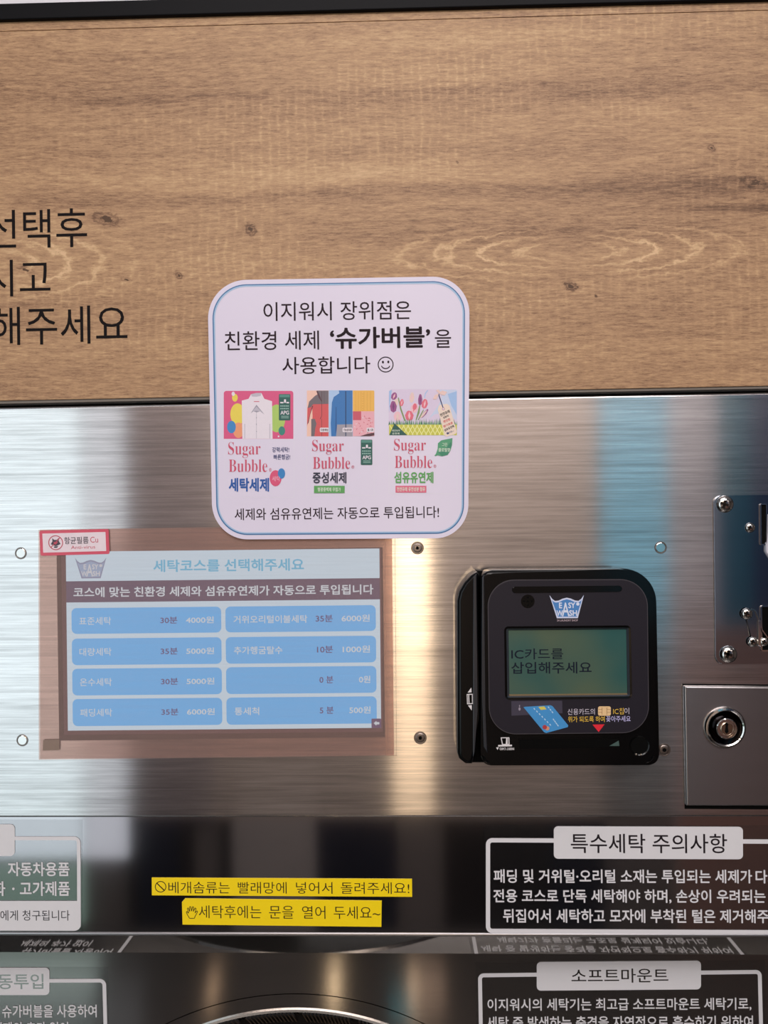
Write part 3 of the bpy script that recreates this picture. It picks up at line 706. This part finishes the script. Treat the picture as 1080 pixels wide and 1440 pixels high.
p.rect(70, 462, 1005, 608, WV, z)
for k in range(-1, 16):
    x_ = 70+k*62
    q1 = [(x_, 466), (x_+14, 466), (x_+92, 606), (x_+78, 606)]; q2 = [(x_+78, 466), (x_+92, 466), (x_+14, 606), (x_, 606)]
    for q_, st_ in ((q1, .004), (q2, .004)):
        ok_ = min(a for a, b in q_) >= 66 and max(a for a, b in q_) <= 1008
        if ok_: p.poly(q_, WL, z, st_)
        else: p.h += st_
    p.h -= .008
p.h += .008
p.poly([(72, 608), (145, 445), (205, 500), (320, 608)], ink('corner_green', (40, 92, 84)), z)
p.text('레인보우', 112, 222, 530, 560, MIST, z, .01); p.text('유연제', 112, 212, 572, 600, MIST, z, .01)
p.poly([(757, 200), (790, 185), (870, 175), (905, 200), (1005, 560), (990, 590), (860, 632), (838, 610), (742, 255)], ink('gift_tag', (240, 220, 206)), z)
p.oval(820, 245, 20, 22, ink('tag_hole', (206, 150, 160)), z, 12); p.oval(820, 245, 11, 13, M_CARD, z, 12)
p.poly([(745, 40), (762, 36), (822, 225), (808, 230)], NAVY, z); p.poly([(765, 50), (772, 48), (826, 215), (820, 222)], WHT, z)
BOW = ink('bow_cream', (238, 206, 200))
p.poly([(760, 30), (700, 55), (675, 110), (725, 115), (750, 60)], BOW, z); p.poly([(760, 30), (800, -10), (870, 10), (840, 60), (790, 50)], BOW, z); p.poly([(755, 30), (715, -15), (760, -20), (790, 20)], BOW, z)
def ttxt(t_, x0, y0, x1, y1, hh, m_):     # text on the slanting tag
    p.h += .004; n_ = math.hypot(x1-x0, y1-y0); ux, uy = (x1-x0)/n_, (y1-y0)/n_
    add_text(p.bm, t_, lambda a, b: z(x0+(x1-x0)*a-uy*hh*(b-.5), y0+(y1-y0)*a+ux*hh*(b-.5)), p.h, .03, p.mi(m_))
DT = ink('tag_black', (60, 56, 52)); RT = ink('tag_red', (214, 96, 96))
ttxt('천연유래', 775, 335, 905, 275, 44, DT); ttxt('성분의', 815, 370, 890, 338, 30, DT); ttxt('편안한', 820, 425, 915, 385, 36, RT)
ttxt('향기로운', 820, 492, 950, 432, 34, RT); ttxt('섬유유연제', 832, 545, 965, 480, 36, DT); ttxt('출시~', 862, 588, 962, 545, 30, NAVY)
p.poly([(695, 890), (715, 870), (740, 800), (745, 720), (790, 680), (860, 665), (945, 648), (940, 740), (915, 830), (880, 880), (800, 900), (740, 885), (715, 898)], ink('leaf_green', (86, 160, 122)), z)
p.poly([(745, 840), (850, 800), (920, 700), (940, 740), (915, 830), (880, 880), (800, 900)], ink('leaf_shade', (64, 140, 112)), z)
p.text('그린', 800, 872, 712, 760, MIST, z, .0); p.text('플로럴향', 752, 915, 785, 838, MIST, z, .01)
z = Z3
brand(p, z, 603, 805, 392, 487, 608, 845, 500, 577)
p.text('®', 853, 871, 555, 575, ROSE, z, 0)
p.text('섬유유연제', 605, 853, 600, 673, LGRN, z, .032)
p.rect(613, 689, 808, 732, ink('pink_bar', (226, 112, 140)), z); p.text('천연유래 유연성분 함유', 621, 800, 697, 724, MIST, z, .015)
p.done(label='printed packet with tulips, grass and a gift tag')

# ================================================================== card reader
cr_ = thing('card_reader', 'black plastic card payment reader with green display mounted on the steel panel', 'card reader')
HB = 24.0
body = [(676, 1050), (676, 815), (678.5, 808.5), (684, 804), (692, 801.5)]
for i in range(11):
    a_ = math.radians(-90+9*i); body.append((872+48*math.cos(a_), 848.5+48*math.sin(a_)))
body += [(922, 950), (924, 1061)]
for i in range(1, 7):
    a_ = math.radians(15*i); body.append((910+14*math.cos(a_), 1061+14*math.sin(a_)))
for i in range(0, 6):
    a_ = math.radians(90+18*i); body.append((690+14*math.cos(a_), 1061+14.5*math.sin(a_)))
# back housing, then the proud front shell
prism('back_housing', [(x+(3 if x > 800 else 0), y+(1 if y > 950 else -1)) for x, y in body], 9, 9, M_BLACK, cr_, bev=.6)
shell = prism('front_shell', [(x-(2 if x > 800 else 0), y) for x, y in body], HB, 15.5, M_BLACK, cr_, bev=2.4, seg=5)
# slanted swipe module at the left
lm = [(643.5, 1060), (643, 845), (646, 832), (653, 820), (663, 809), (671, 804), (673.5, 808), (673, 960), (673.5, 1010), (668, 1066), (664, 1075), (655, 1075), (646, 1068)]
prism('swipe_module', lm, 21, 21, M_BLACK, cr_, bev=2.6, seg=4)
prism('swipe_rail', [(665.5, 812), (670.5, 807), (671.5, 1000), (668, 1058), (665, 1066)], 22.2, 4, mat('grey_sheen_plastic', (40, 42, 48), .25), cr_, bev=.5)
prism('swipe_groove', [(671, 803), (679, 803), (680, 1072), (664, 1072)], 10, 9, M_VOID, cr_)
prism('side_ridge', [(678, 812), (681.5, 808), (682.5, 1000), (686, 1060), (680, 1050), (677.5, 960)], 24.4, 3, mat('grey_sheen_plastic', (40, 42, 48), .25), cr_, bev=.6)
OV = quad((685.5, 815.5), (910.5, 814.5), (913, 1030.5), (688, 1033), 226, 217)
HO = HB+2.0
FQ = quad((709, 881), (887, 879.5), (889, 982), (710.5, 984), 178, 103)
def matched(outer, n_per=13):      # the display hole, sampled like the plate's outline so that the two can be bridged
    return rrq(FQ, 5, 1, n_per-1)
ring('overlay_rim', rrq(OV, 38, 0, 12), rrq(OV, 38, 3, 12), HO-.15, 1.8, mat('overlay_rim_plastic', (70, 66, 72), .35), cr_)
ov = ring('overlay_plate', rrq(OV, 38, 1.0, 12), matched(None), HO, 1.9, M_BLACKSOFT, cr_)
# top bar groove
prism('top_slot', rrq(quad((720, 825), (874.5, 823.5), (875, 832), (720.5, 834)), 4, 0, 6), HO+.5, .8, M_BLACK, cr_, bev=.4)
sp_ = prism('speaker', circ(742.2, 845.6, 9.6, 28), HO+.15, .5, M_BLACK, cr_)
for dx, dy in ((0, 0), (0, -5.5), (0, 5.5), (-5.5, 0), (5.5, 0)):
    prism('speaker_hole', circ(742.2+dx, 845.6+dy, 1.5, 10), HO+.2, .1, M_VOID, sp_)
tub_logo(lambda u, v: (772.7+u*.484+v*.01, 837+v*.452-u*.003), HO+.05, cr_, mat('emblem_outline', (206, 214, 240), .4), mat('emblem_blue', (74, 132, 196), .4), mat('emblem_text', (220, 226, 244), .4), mat('emblem_small_text', (168, 150, 158), .4))
# display window
ring('display_frame', rrq(FQ, 6, 0, 6), rrq(FQ, 5, 3, 6), HO+.5, 2.4, M_BLACK, cr_, hi=HO+.3, smooth=False)
ring('display_bevel', rrq(FQ, 5, 3, 6), [FQ(6+u, 5.5+v) for u, v in rr(165.5, 91.5, 1, 6)], HO+.3, .1, mat('bevel_plastic', (58, 62, 70), .12), cr_, hi=HB+.3)
LQ = quad((714.5, 886.5), (880.5, 885), (882, 976.5), (716, 978), 166, 91.5)
def lcd_material():
    m = bpy.data.materials.new('lcd_green'); m.use_nodes = True; nt = m.node_tree; N = nt.nodes; L = nt.links; b = N['Principled BSDF']
    tc = N.new('ShaderNodeTexCoord'); n_ = N.new('ShaderNodeTexNoise'); n_.inputs['Scale'].default_value = 14; L.new(tc.outputs['Object'], n_.inputs['Vector'])
    r_ = N.new('ShaderNodeValToRGB'); L.new(n_.outputs[0], r_.inputs[0])
    r_.color_ramp.elements[0].position = .4; r_.color_ramp.elements[0].color = lin((78, 94, 76)); r_.color_ramp.elements[1].position = .62; r_.color_ramp.elements[1].color = lin((40, 84, 82))
    L.new(r_.outputs[0], b.inputs['Base Color']); b.inputs['Roughness'].default_value = .25
    L.new(r_.outputs[0], b.inputs['Emission Color']); b.inputs['Emission Strength'].default_value = .04
    return m
lcd = prism('display_screen', [LQ(0, 0), LQ(166, 0), LQ(166, 91.5), LQ(0, 91.5)], HB+.25, .2, lcd_material(), cr_)
M_LCDT = mat('lcd_text', (26, 32, 44), .6, spec=.1)
text('IC카드를', 719, 792, 911.8, 927.2, HB+.32, M_LCDT, lcd, bold=.006, slope=-.006, gap=1.0)
text('삽입해주세요', 719, 832, 930.8, 947.2, HB+.32, M_LCDT, lcd, bold=.010, slope=-.006)
prism('display_sill', [(716, 976.5), (882, 975), (882.5, 979), (716, 980.5)], HB+.8, .6, mat('sill_amber', (120, 104, 76), .3), cr_)
# printed instructions below the display
HP = HO+.06
prism('printed_patch', [(719, 986), (790.5, 985.3), (791, 1003), (719.3, 1006.5)], HP, .04, mat('slate_violet_print', (62, 58, 74), .4), cr_)
cd = prism('printed_card', [(736.2, 994.6), (738, 994), (774, 991.8), (777, 993), (799, 1020), (798.5, 1022.5), (768, 1030.8), (765, 1029.5)], HP+.08, .06, mat('printed_card_blue', (68, 146, 206), .35), cr_)
bm = bmesh.new()
add_flat(bm, [(757, 994), (765.5, 993.4), (768.5, 997.5), (760.5, 998.4)], HP+.12, 0)
add_flat(bm, circ(766, 1022.6, 3.2, 14), HP+.13, 1); add_flat(bm, circ(769.6, 1024.2, 3.0, 14), HP+.12, 2)
for (x0, y0, x1, y1, n_) in ((750, 996, 776, 1022, 7), (770, 994, 778, 1004, 3), (777, 1011, 785, 1022, 4)):
    for k in range(n_):
        a_ = k/n_; x_, y_ = x0+(x1-x0)*a_, y0+(y1-y0)*a_
        add_flat(bm, [(x_, y_), (x_+1.3, y_-.6), (x_+2.9, y_+1.7), (x_+1.6, y_+2.3)], HP+.12, 3)
mesh_obj('card_markings', bm, [mat('chip_yellow', (214, 200, 90), .4), mat('disc_red', (176, 60, 66), .4), mat('disc_orange', (214, 150, 120), .4), mat('pale_print', (176, 210, 236), .4)], cd)
M_PW = mat('pale_print_text', (206, 198, 212), .4); M_PY = mat('amber_print_text', (224, 184, 70), .4); M_PV = mat('lilac_print_text', (188, 182, 226), .4)
text('신용카드의', 798.2, 836.5, 996.5, 1005.2, HP, M_PW, cr_, bold=.0, slope=-.008)
text('IC칩', 862.2, 877.2, 995.6, 1004.6, HP, M_PY, cr_, bold=.0, slope=-.008); text('이', 878, 884.8, 995.4, 1004.2, HP, M_PW, cr_, slope=-.008)
text('위가 되도록 하여', 798.8, 850.3, 1007.2, 1015.6, HP, M_PY, cr_, bold=.01, slope=-.006); text('꽂아주세요', 852.3, 886.8, 1006.6, 1015, HP, M_PV, cr_, bold=.01, slope=-.006)
ch = prism('printed_chip', [(841+u, 993.3+v) for u, v in rr(18, 13.2, 2.5, 3)], HP+.05, .05, mat('chip_gold', (232, 196, 146), .4), cr_)
bm = bmesh.new()
for q_ in ([(846.3, 995), (846.9, 995), (846.9, 1005), (846.3, 1005)], [(853.2, 995), (853.8, 995), (853.8, 1005), (853.2, 1005)], [(841.6, 997.5), (846.4, 997.5), (846.4, 998), (841.6, 998)], [(841.6, 1001.5), (846.4, 1001.5), (846.4, 1002), (841.6, 1002)],
           [(853.6, 997.5), (858.5, 997.5), (858.5, 998), (853.6, 998)], [(853.6, 1001.5), (858.5, 1001.5), (858.5, 1002), (853.6, 1002)]): add_flat(bm, q_, HP+.09)
mesh_obj('chip_lines', bm, mat('chip_brown', (150, 108, 74), .4), ch)
prism('printed_arrow', [(833.2, 1019), (850.2, 1018.6), (841.9, 1029.4)], HP, .04, mat('arrow_red', (226, 40, 58), .4), cr_)
bm = bmesh.new(); add_flat(bm, circ(730.6, 997, 1.6, 10, 2.4), HP+.1); add_flat(bm, [(729.9, 991.4), (731.3, 991.4), (731.3, 994), (729.9, 994)], HP+.1); mesh_obj('small_mark', bm, mat('dim_print', (150, 142, 156), .4), cr_)
# card slot and round hole
CS = quad((729.5, 1039.6), (872, 1038), (872.5, 1051.5), (730, 1053.6), 142.5, 14)
ring('slot_frame', rrq(CS, 3, -1, 4), rrq(CS, 2.5, .4, 4), HB+.4, 1.5, M_BLACK, cr_)
prism('card_slot', rrq(CS, 2.5, .4, 4), HB+.12, .3, M_VOID, cr_)
prism('slot_gate', [(857, 1049), (870, 1041.5), (871, 1049)], HB+.2, .1, mat('green_grey_plastic', (70, 92, 88), .3), cr_)
ring('camera_hole_rim', circ(899.4, 1048.6, 14, 30), circ(899.4, 1048.6, 12, 30), HB+.5, 1.0, M_BLACK, cr_, hi=HB+.05, smooth=True)
prism('camera_hole', circ(899.4, 1048.6, 12.2, 30), HB+.1, .2, M_VOID, cr_)
for x_, y_ in ((894.5, 1060.5), (901.5, 1061)): lathe('added_glint', x_, y_, [(1.6, HB+.2), (1.3, HB+.7), (0, HB+1.0)], M_CHROME, cr_, n=10, h0=HB)  # chrome beads added to imitate glints below the round hole
bm = bmesh.new()
add_flat(bm, [(700.6, 1047.6), (720, 1047.2), (720, 1049.6), (700.6, 1050)], HB+.08)
add_ring(bm, [(704, 1037), (716.3, 1036.8), (716.5, 1047.4), (706, 1047.4)], [(705.4, 1038.2), (714.9, 1038), (715.2, 1046.2), (707.2, 1046.2)], HB+.08, .03)
add_flat(bm, [(712, 1037), (714, 1037), (714, 1047), (711, 1047)], HB+.09)
add_flat(bm, [(697.6, 1051), (701.6, 1051), (699.6, 1054.6)], HB+.08)
add_text(bm, 'INSERT CARD', lambda a, b: (723-20.5*a, 1054.8-3.4*b), HB+.08, .02)
mesh_obj('insert_card_symbol', bm, mat('symbol_white', (222, 218, 220), .4), cr_)
bm = bmesh.new(); HS = 21.1
add_flat(bm, [(657.6, 974), (662.8, 966.8), (663.2, 973.6)], HS); add_flat(bm, [(658, 992), (663.4, 991.6), (663.4, 999.2)], HS)
add_ring(bm, [(656.3, 976), (664.6, 975.6), (665, 990), (656.8, 990.4)], [(657.4, 977.2), (663.5, 976.9), (663.9, 988.8), (657.8, 989.2)], HS, .03)
add_flat(bm, [(658.4, 977.2), (659.8, 977.2), (660.2, 989), (658.8, 989)], HS)
mesh_obj('swipe_symbol', bm, mat('symbol_white', (222, 218, 220), .4), cr_)

# ================================================================== coin acceptor
ca = thing('coin_acceptor', 'polished metal coin acceptor plate with screws at the right edge above the locked door', 'coin slot')
A = quad((1004, 696.8), (1172, 694.4), (1174.5, 932), (1006.6, 934.2), 168, 237.5)
HA = 1.6
prism('face_plate', rrq(A, 10, 0, 8), HA, 1.6, M_COIN, ca, bev=.5, seg=3)
def dome(cx, cy, r, name='screw', par=ca, h=HA):
    s = lathe(name, cx, cy, [(r, h), (r*.95, h+r*.10), (r*.72, h+r*.2), (r*.35, h+r*.25), (0, h+r*.26)], M_CHROME, par, n=22, h0=h)
    bm = bmesh.new(); k = r*.5; t_ = r*.16
    for q_ in (((-k, -t_), (k, -t_), (k, t_), (-k, t_)), ((-t_, -k), (t_, -k), (t_, k), (-t_, k))):
        add_prism(bm, [(cx+a*.94-b*.3, cy+a*.3+b*.94) for a, b in q_], h+r*.285, .3)
    mesh_obj('cross_recess', bm, mat('screw_recess', (60, 52, 48), .4, 1), s)
dome(1019, 709, 12); dome(1024, 920, 12); dome(1054.5, 742, 7)
dome(1160, 707, 12); dome(1162, 918, 12)
sq = quad((1069, 708), (1079, 708), (1079.6, 766.5), (1069.4, 767), 10, 58)
ring('slot_rim', rrq(sq, 3, 0, 4), rrq(sq, 2, 1.8, 4), HA+1.2, 1.4, M_CHROME, ca); prism('slot_opening', rrq(sq, 2, 1.8, 4), HA+.2, .3, M_VOID, ca)
prism('coin_guide', [(1080, 724), (1104, 716), (1112, 722), (1112, 792), (1086, 790), (1077.5, 776), (1077.5, 764), (1080, 760)], HA+2, 2.2, mat('white_coin_guide', (206, 204, 214), .3), ca, bev=.6)
prism('reject_button', rrq(quad((1122, 716), (1150, 716), (1150, 760), (1122, 760)), 5), HA+4, 4, M_CHROME, ca, bev=1)
rq = quad((1069.5, 851.5), (1150, 850), (1151, 914), (1070, 916.5), 81, 64)
ring('return_rim', rrq(rq, 4, 0, 4), rrq(rq, 3, 2.2, 4), HA+1.0, 1.2, M_CHROME, ca); prism('return_opening', rrq(rq, 3, 2.2, 4), HA+.15, .3, M_VOID, ca)
prism('return_flap', [(1086, 856), (1146, 855), (1147, 906), (1092, 907)], HA+.6, .5, M_COIN, ca)
bm = bmesh.new()
add_prism(bm, [(1044, 859), (1050, 856), (1060, 856.5), (1064, 859), (1068, 872), (1068, 909), (1064.5, 908), (1056, 896), (1051, 870)], HA+1.4, 1.2, .3, 2)
mesh_obj('lever_bracket', bm, M_COIN, ca, True)
bm = bmesh.new()
pth = [(1050, 857.3), (1060, 857), (1063.5, 860), (1068.6, 873), (1072, 886), (1079, 896), (1086, 902)]
for (a0, a1), (b0, b1) in zip(pth, pth[1:]):
    dx, dy = b0-a0, b1-a1; n_ = math.hypot(dx, dy); nx, ny = -dy/n_*.8, dx/n_*.8
    add_prism(bm, [(a0+nx, a1+ny), (b0+nx, b1+ny), (b0-nx, b1-ny), (a0-nx, a1-ny)], HA+2.4, .8)
add_prism(bm, [(1066.2, 873), (1070.2, 873), (1070.4, 909), (1066.4, 908)], HA+2.6, 1.0, .2, 1)
mesh_obj('spring_wire', bm, M_CHROME, ca)
dome(1050, 863, 8, h=HA+1.2); dome(1058.5, 902.5, 7.2, h=HA+1.2); dome(1074.5, 902.5, 6.5, h=HA+1.2)

# ================================================================== lockable coin box door
cb = thing('coin_box_door', 'square steel coin box door with round chrome key lock below the coin acceptor', 'lock box')
prism('door_recess', [(959.6, 961.5), (1195, 963.5), (1195, 1139), (962.8, 1137.5)], .12, .3, M_VOID, cb)
dq = quad((962, 964.6), (1192, 966.5), (1192, 1134.5), (965, 1133.4), 230, 169)
prism('door_plate', rrq(dq, 1.5, 0, 4), 3.2, 3.0, M_PLATE, cb, bev=1.3, seg=4)
HD = 3.2; lc = (1018.8, 1022.6)
lathe('lock_collar', *lc, [(28.5, HD), (28.5, HD+1.2), (27, HD+2.2), (25, HD+2.4), (23.5, HD+1.9)], M_CHROME, cb, 40, h0=HD)
lathe('lock_ring', *lc, [(23.5, HD+1.9), (22, HD+1.5), (15, HD+1.3), (14.2, HD+1.3)], mat('black_chrome', (30, 28, 30), .08, 1), cb, 40, h0=HD)
lathe('lock_barrel', *lc, [(14.2, HD+1.3), (14.2, HD+3.6), (13, HD+4.1), (11.6, HD+4.1), (11, HD+3.4), (10, HD+3.4), (0, HD+3.4)], M_CHROME, cb, 36, h0=HD)
lathe('lock_plug', *lc, [(8.6, HD+3.4), (8.6, HD+4.0), (8, HD+4.2), (0, HD+4.2)], mat('nickel_plug', (190, 170, 150), .2, 1), cb, 30, h0=HD)
prism('keyhole', [(1020, 1017), (1022.6, 1016), (1024.4, 1018.5), (1023.6, 1022), (1024.6, 1029), (1022, 1032), (1019.6, 1029.5), (1020.4, 1022)], HD+4.35, .2, M_VOID, cb)

# ================================================================== yellow label tapes
M_YT = mat('yellow_label_tape', (252, 220, 20), .35, nvar=.02, nscale=200); M_YI = mat('tape_black_ink', (40, 30, 16), .4)
t1 = thing('label_tape', 'longer yellow label tape starting with a prohibition sign', 'label tape')
prism('tape', [(213.4, 1234.2), (579.4, 1236), (579.6, 1261.2), (213.5, 1259)], -.95, .25, M_YT, t1)
TS = .003; HY = -.85
for s_, x0, x1 in (('베개솜류는', 236.8, 323), ('빨래망에', 334.5, 403), ('넣어서', 416.3, 467.5), ('돌려주세요!', 479.2, 575.6)):
    text(s_, x0, x1, 1240.2+(x0+x1)/2*TS-1.1, 1256.6+(x0+x1)/2*TS-1.1, HY, M_YI, t1, bold=-.004, slope=TS)
bm = bmesh.new(); add_ring(bm, circ(225.8, 1247, 8, 26), circ(225.8, 1247, 6.9, 26), HY, .03)
add_flat(bm, [(219.6, 1242.1), (220.8, 1241.2), (232, 1252), (230.9, 1253.1)], HY); mesh_obj('prohibition_symbol', bm, M_YI, t1)
t2 = thing('label_tape', 'shorter yellow label tape with a hand symbol and clipped corner', 'label tape')
prism('tape', [(260.4, 1263.4), (536.8, 1266.6), (536.3, 1303.4), (256.7, 1300.2), (255.8, 1268.6)], -.95, .25, M_YT, t2)
for s_, x0, x1 in (('세탁후에는', 279.6, 367.4), ('문을', 378.4, 413), ('열어', 424.8, 457.6), ('두세요~', 469.3, 534.6)):
    text(s_, x0, x1, 1273.6+(x0+x1)/2*.006-2.2, 1291.6+(x0+x1)/2*.006-2.2, HY, M_YI, t2, bold=-.004, slope=.006)
bm = bmesh.new()       # outline of an open hand
hand = [(-3.4, 8), (-6, 3.5), (-8, -.6), (-7.2, -1.8), (-4.6, .8), (-6.4, -6), (-5.2, -6.8), (-3, -1.5), (-3.2, -8.2), (-1.8, -8.6), (-.4, -2), (.8, -8.4), (2.3, -8), (2.0, -1.6), (4.4, -6.6), (5.8, -5.8), (4.4, .4), (7.0, -2.6), (8.0, -1.4), (4.8, 4.5), (3.4, 8)]
hx, hy = 269.9, 1283.4
for (a0, a1), (b0, b1) in zip(hand, hand[1:]+hand[:1]):
    dx, dy = b0-a0, b1-a1; n_ = math.hypot(dx, dy); nx, ny = -dy/n_*.45, dx/n_*.45
    add_flat(bm, [(hx+a0+nx, hy+a1+ny), (hx+b0+nx, hy+b1+ny), (hx+b0-nx, hy+b1-ny), (hx+a0-nx, hy+a1-ny)], HY)
mesh_obj('hand_symbol', bm, M_YI, t2)

# ================================================================== printed clear signs
M_SIGN = mat('white_sign_print', (222, 221, 225), .35, nvar=.02)
M_SHEET = film_material('clear_sheet', (250, 250, 250), (110, 110, 112), .012, .08)
M_DINK = mat('sign_dark_ink', (34, 28, 34), .3)
def sign_frame(x0, y0, x1, y1, t_, h, par, r=8, dy=0.0):
    q_ = quad((x0, y0), (x1, y0+dy), (x1, y1+dy), (x0, y1))
    ring('sign_frame', rrq(q_, r, 0, 6), rrq(q_, r, t_, 6), h, .08, M_SIGN, par)
# special-care sign, right, on the black strip
s1 = thing('care_notice_sign', 'white printed notice with large title box on the black strip below the card reader', 'sign')
HG = -1.05
prism('sign_sheet', [(680.6, 1160), (1160, 1161), (1160, 1312.6), (682.4, 1312)], HG, .1, M_SHEET, s1)
sign_frame(683.3, 1178.6, 1141, 1312.2, 6, HG+.15, s1, 9, 2.2)
tb = prism('title_box', [(778.8+u, 1162+v+u*.003) for u, v in rr(266, 45.6, 6, 5)], HG+.2, .1, M_SIGN, s1)
text('특수세탁 주의사항', 802.7, 1022.5, 1172.4, 1199.8, HG+.25, M_DINK, tb, bold=.006, slope=.002)
text('패딩 및 거위털·오리털 소재는 투입되는 세제가', 694.2, 1057.6, 1222.8, 1242, HG+.15, M_SIGN, s1, bold=.018, slope=.002)
text('다르', 1062.5, 1097, 1223.4, 1242.4, HG+.15, M_SIGN, s1, bold=.018, slope=.002)
text('전용 코스로 단독 세탁해야 하며, 손상이 우려되는', 693.8, 1076.5, 1250.8, 1270.4, HG+.15, M_SIGN, s1, bold=.018, slope=.002)
text('뒤집어서 세탁하고 모자에 부착된 털은 제거해주', 707.4, 1081, 1278.6, 1298, HG+.15, M_SIGN, s1, bold=.018, slope=.002)
# compensation sign, left
s2 = thing('exclusion_notice_sign', 'white printed notice with filled lower block at the left end of the black strip', 'sign')
prism('sign_sheet', [(-360, 1152.5), (116, 1152.5), (116.6, 1311), (-360, 1310)], HG, .1, M_SHEET, s2)
M_SIGN2 = M_SIGN
ring('sign_frame', rrq(quad((-352, 1176.5), (113.2, 1176.5), (113.6, 1309), (-352, 1308)), 9, 0, 6), rrq(quad((-352, 1176.5), (113.2, 1176.5), (113.6, 1309), (-352, 1308)), 9, 5, 6), HG+.15, .08, M_SIGN, s2)
prism('title_box', [(-260+u, 1159.2+v) for u, v in rr(280.7, 44.6, 6, 5)], HG+.2, .1, M_SIGN, s2)
text('자동차용품', 11, 97.8, 1212.3, 1232.2, HG+.15, M_SIGN, s2, bold=.02, slope=0)
text('고가제품', 27.8, 98.3, 1239.4, 1260, HG+.15, M_SIGN, s2, bold=.02, slope=0)
text('화', -10, 7.6, 1239.4, 1260, HG+.15, M_SIGN, s2, bold=.02, slope=0)
prism('dot', circ(18.8, 1250, 1.8, 10), HG+.15, .05, M_SIGN, s2)
fb = prism('filled_block', [(-350, 1267), (108.6, 1267), (112.8, 1268), (113.4, 1303), (111, 1306.5), (107, 1308.6), (-350, 1308)], HG+.22, .1, M_SIGN, s2)
text('에게 청구됩니다', .5, 98, 1280, 1294.6, HG+.27, M_DINK, fb, bold=.0, slope=0)
# soft-mount sign on the recessed door panel
s3 = thing('mount_notice_sign', 'white framed printed notice at the bottom right, on the recessed panel under the black strip', 'sign')
HL = HLOW+.1
prism('sign_sheet', [(669, 1353.5), (1076, 1350.5), (1076, 1522), (669, 1522)], HL+.1, .1, M_SHEET, s3)
ring('sign_frame', rrq(quad((672.2, 1369), (1071, 1364), (1074.5, 1506), (674.5, 1508)), 8, 0, 6), rrq(quad((672.2, 1369), (1071, 1364), (1074.5, 1506), (674.5, 1508)), 8, 5.4, 6), HL+.2, .08, M_SIGN, s3)
tb = prism('title_box', [(754.8+u, 1352.8+v-u*.008) for u, v in rr(231, 40.4, 6, 5)], HL+.3, .1, M_SIGN, s3)
text('소프트마운트', 803.6, 939.8, 1362, 1382, HL+.35, M_LOWER, tb, bold=.006, slope=-.006)
text('이지워시의 세탁기는 최고급 소프트마운트 세탁기로,', 685.5, 1056.6, 1403.6, 1421.6, HL+.2, M_SIGN, s3, bold=.014, slope=-.004)
text('세탁 중 발생하는 충격을 자연적으로 흡수하기 위하여', 684.5, 1059, 1428.6, 1446.8, HL+.2, M_SIGN, s3, bold=.014, slope=-.004)
text('세탁기가 흔들리는 구조로 설계되어 있습니다.', 712, 1036, 1455, 1473, HL+.2, M_SIGN, s3, bold=.014, slope=-.004)
# detergent sign on the recessed door panel, left
s4 = thing('detergent_notice_sign', 'grey printed notice on the recessed lower door panel at the bottom left corner', 'sign')
prism('sign_sheet', [(-330, 1360), (117, 1360), (152, 1360.5), (154, 1522), (-330, 1522)], HL+.1, .1, M_SHEET, s4)
qq = quad((-320, 1377.5), (149, 1376.5), (152.5, 1506), (-318, 1508))
ring('sign_frame', rrq(qq, 9, 0, 6), rrq(qq, 9, 5.2, 6), HL+.2, .08, M_SIGN, s4)
tb = prism('title_box', [(-232+u, 1361+v-u*.001) for u, v in rr(301.5, 38.6, 6, 5)], HL+.3, .1, M_SIGN, s4)
text('자동투입', -26, 61, 1369.5, 1391, HL+.35, M_LOWER, tb, bold=.008, slope=-.004)
text('슈가버블을 사용하여', 3, 136, 1413, 1431, HL+.2, M_SIGN, s4, bold=.014, slope=-.004)
text('세제의 추가 없이', -10, 96, 1437, 1455, HL+.2, M_SIGN, s4, bold=.014, slope=-.004)
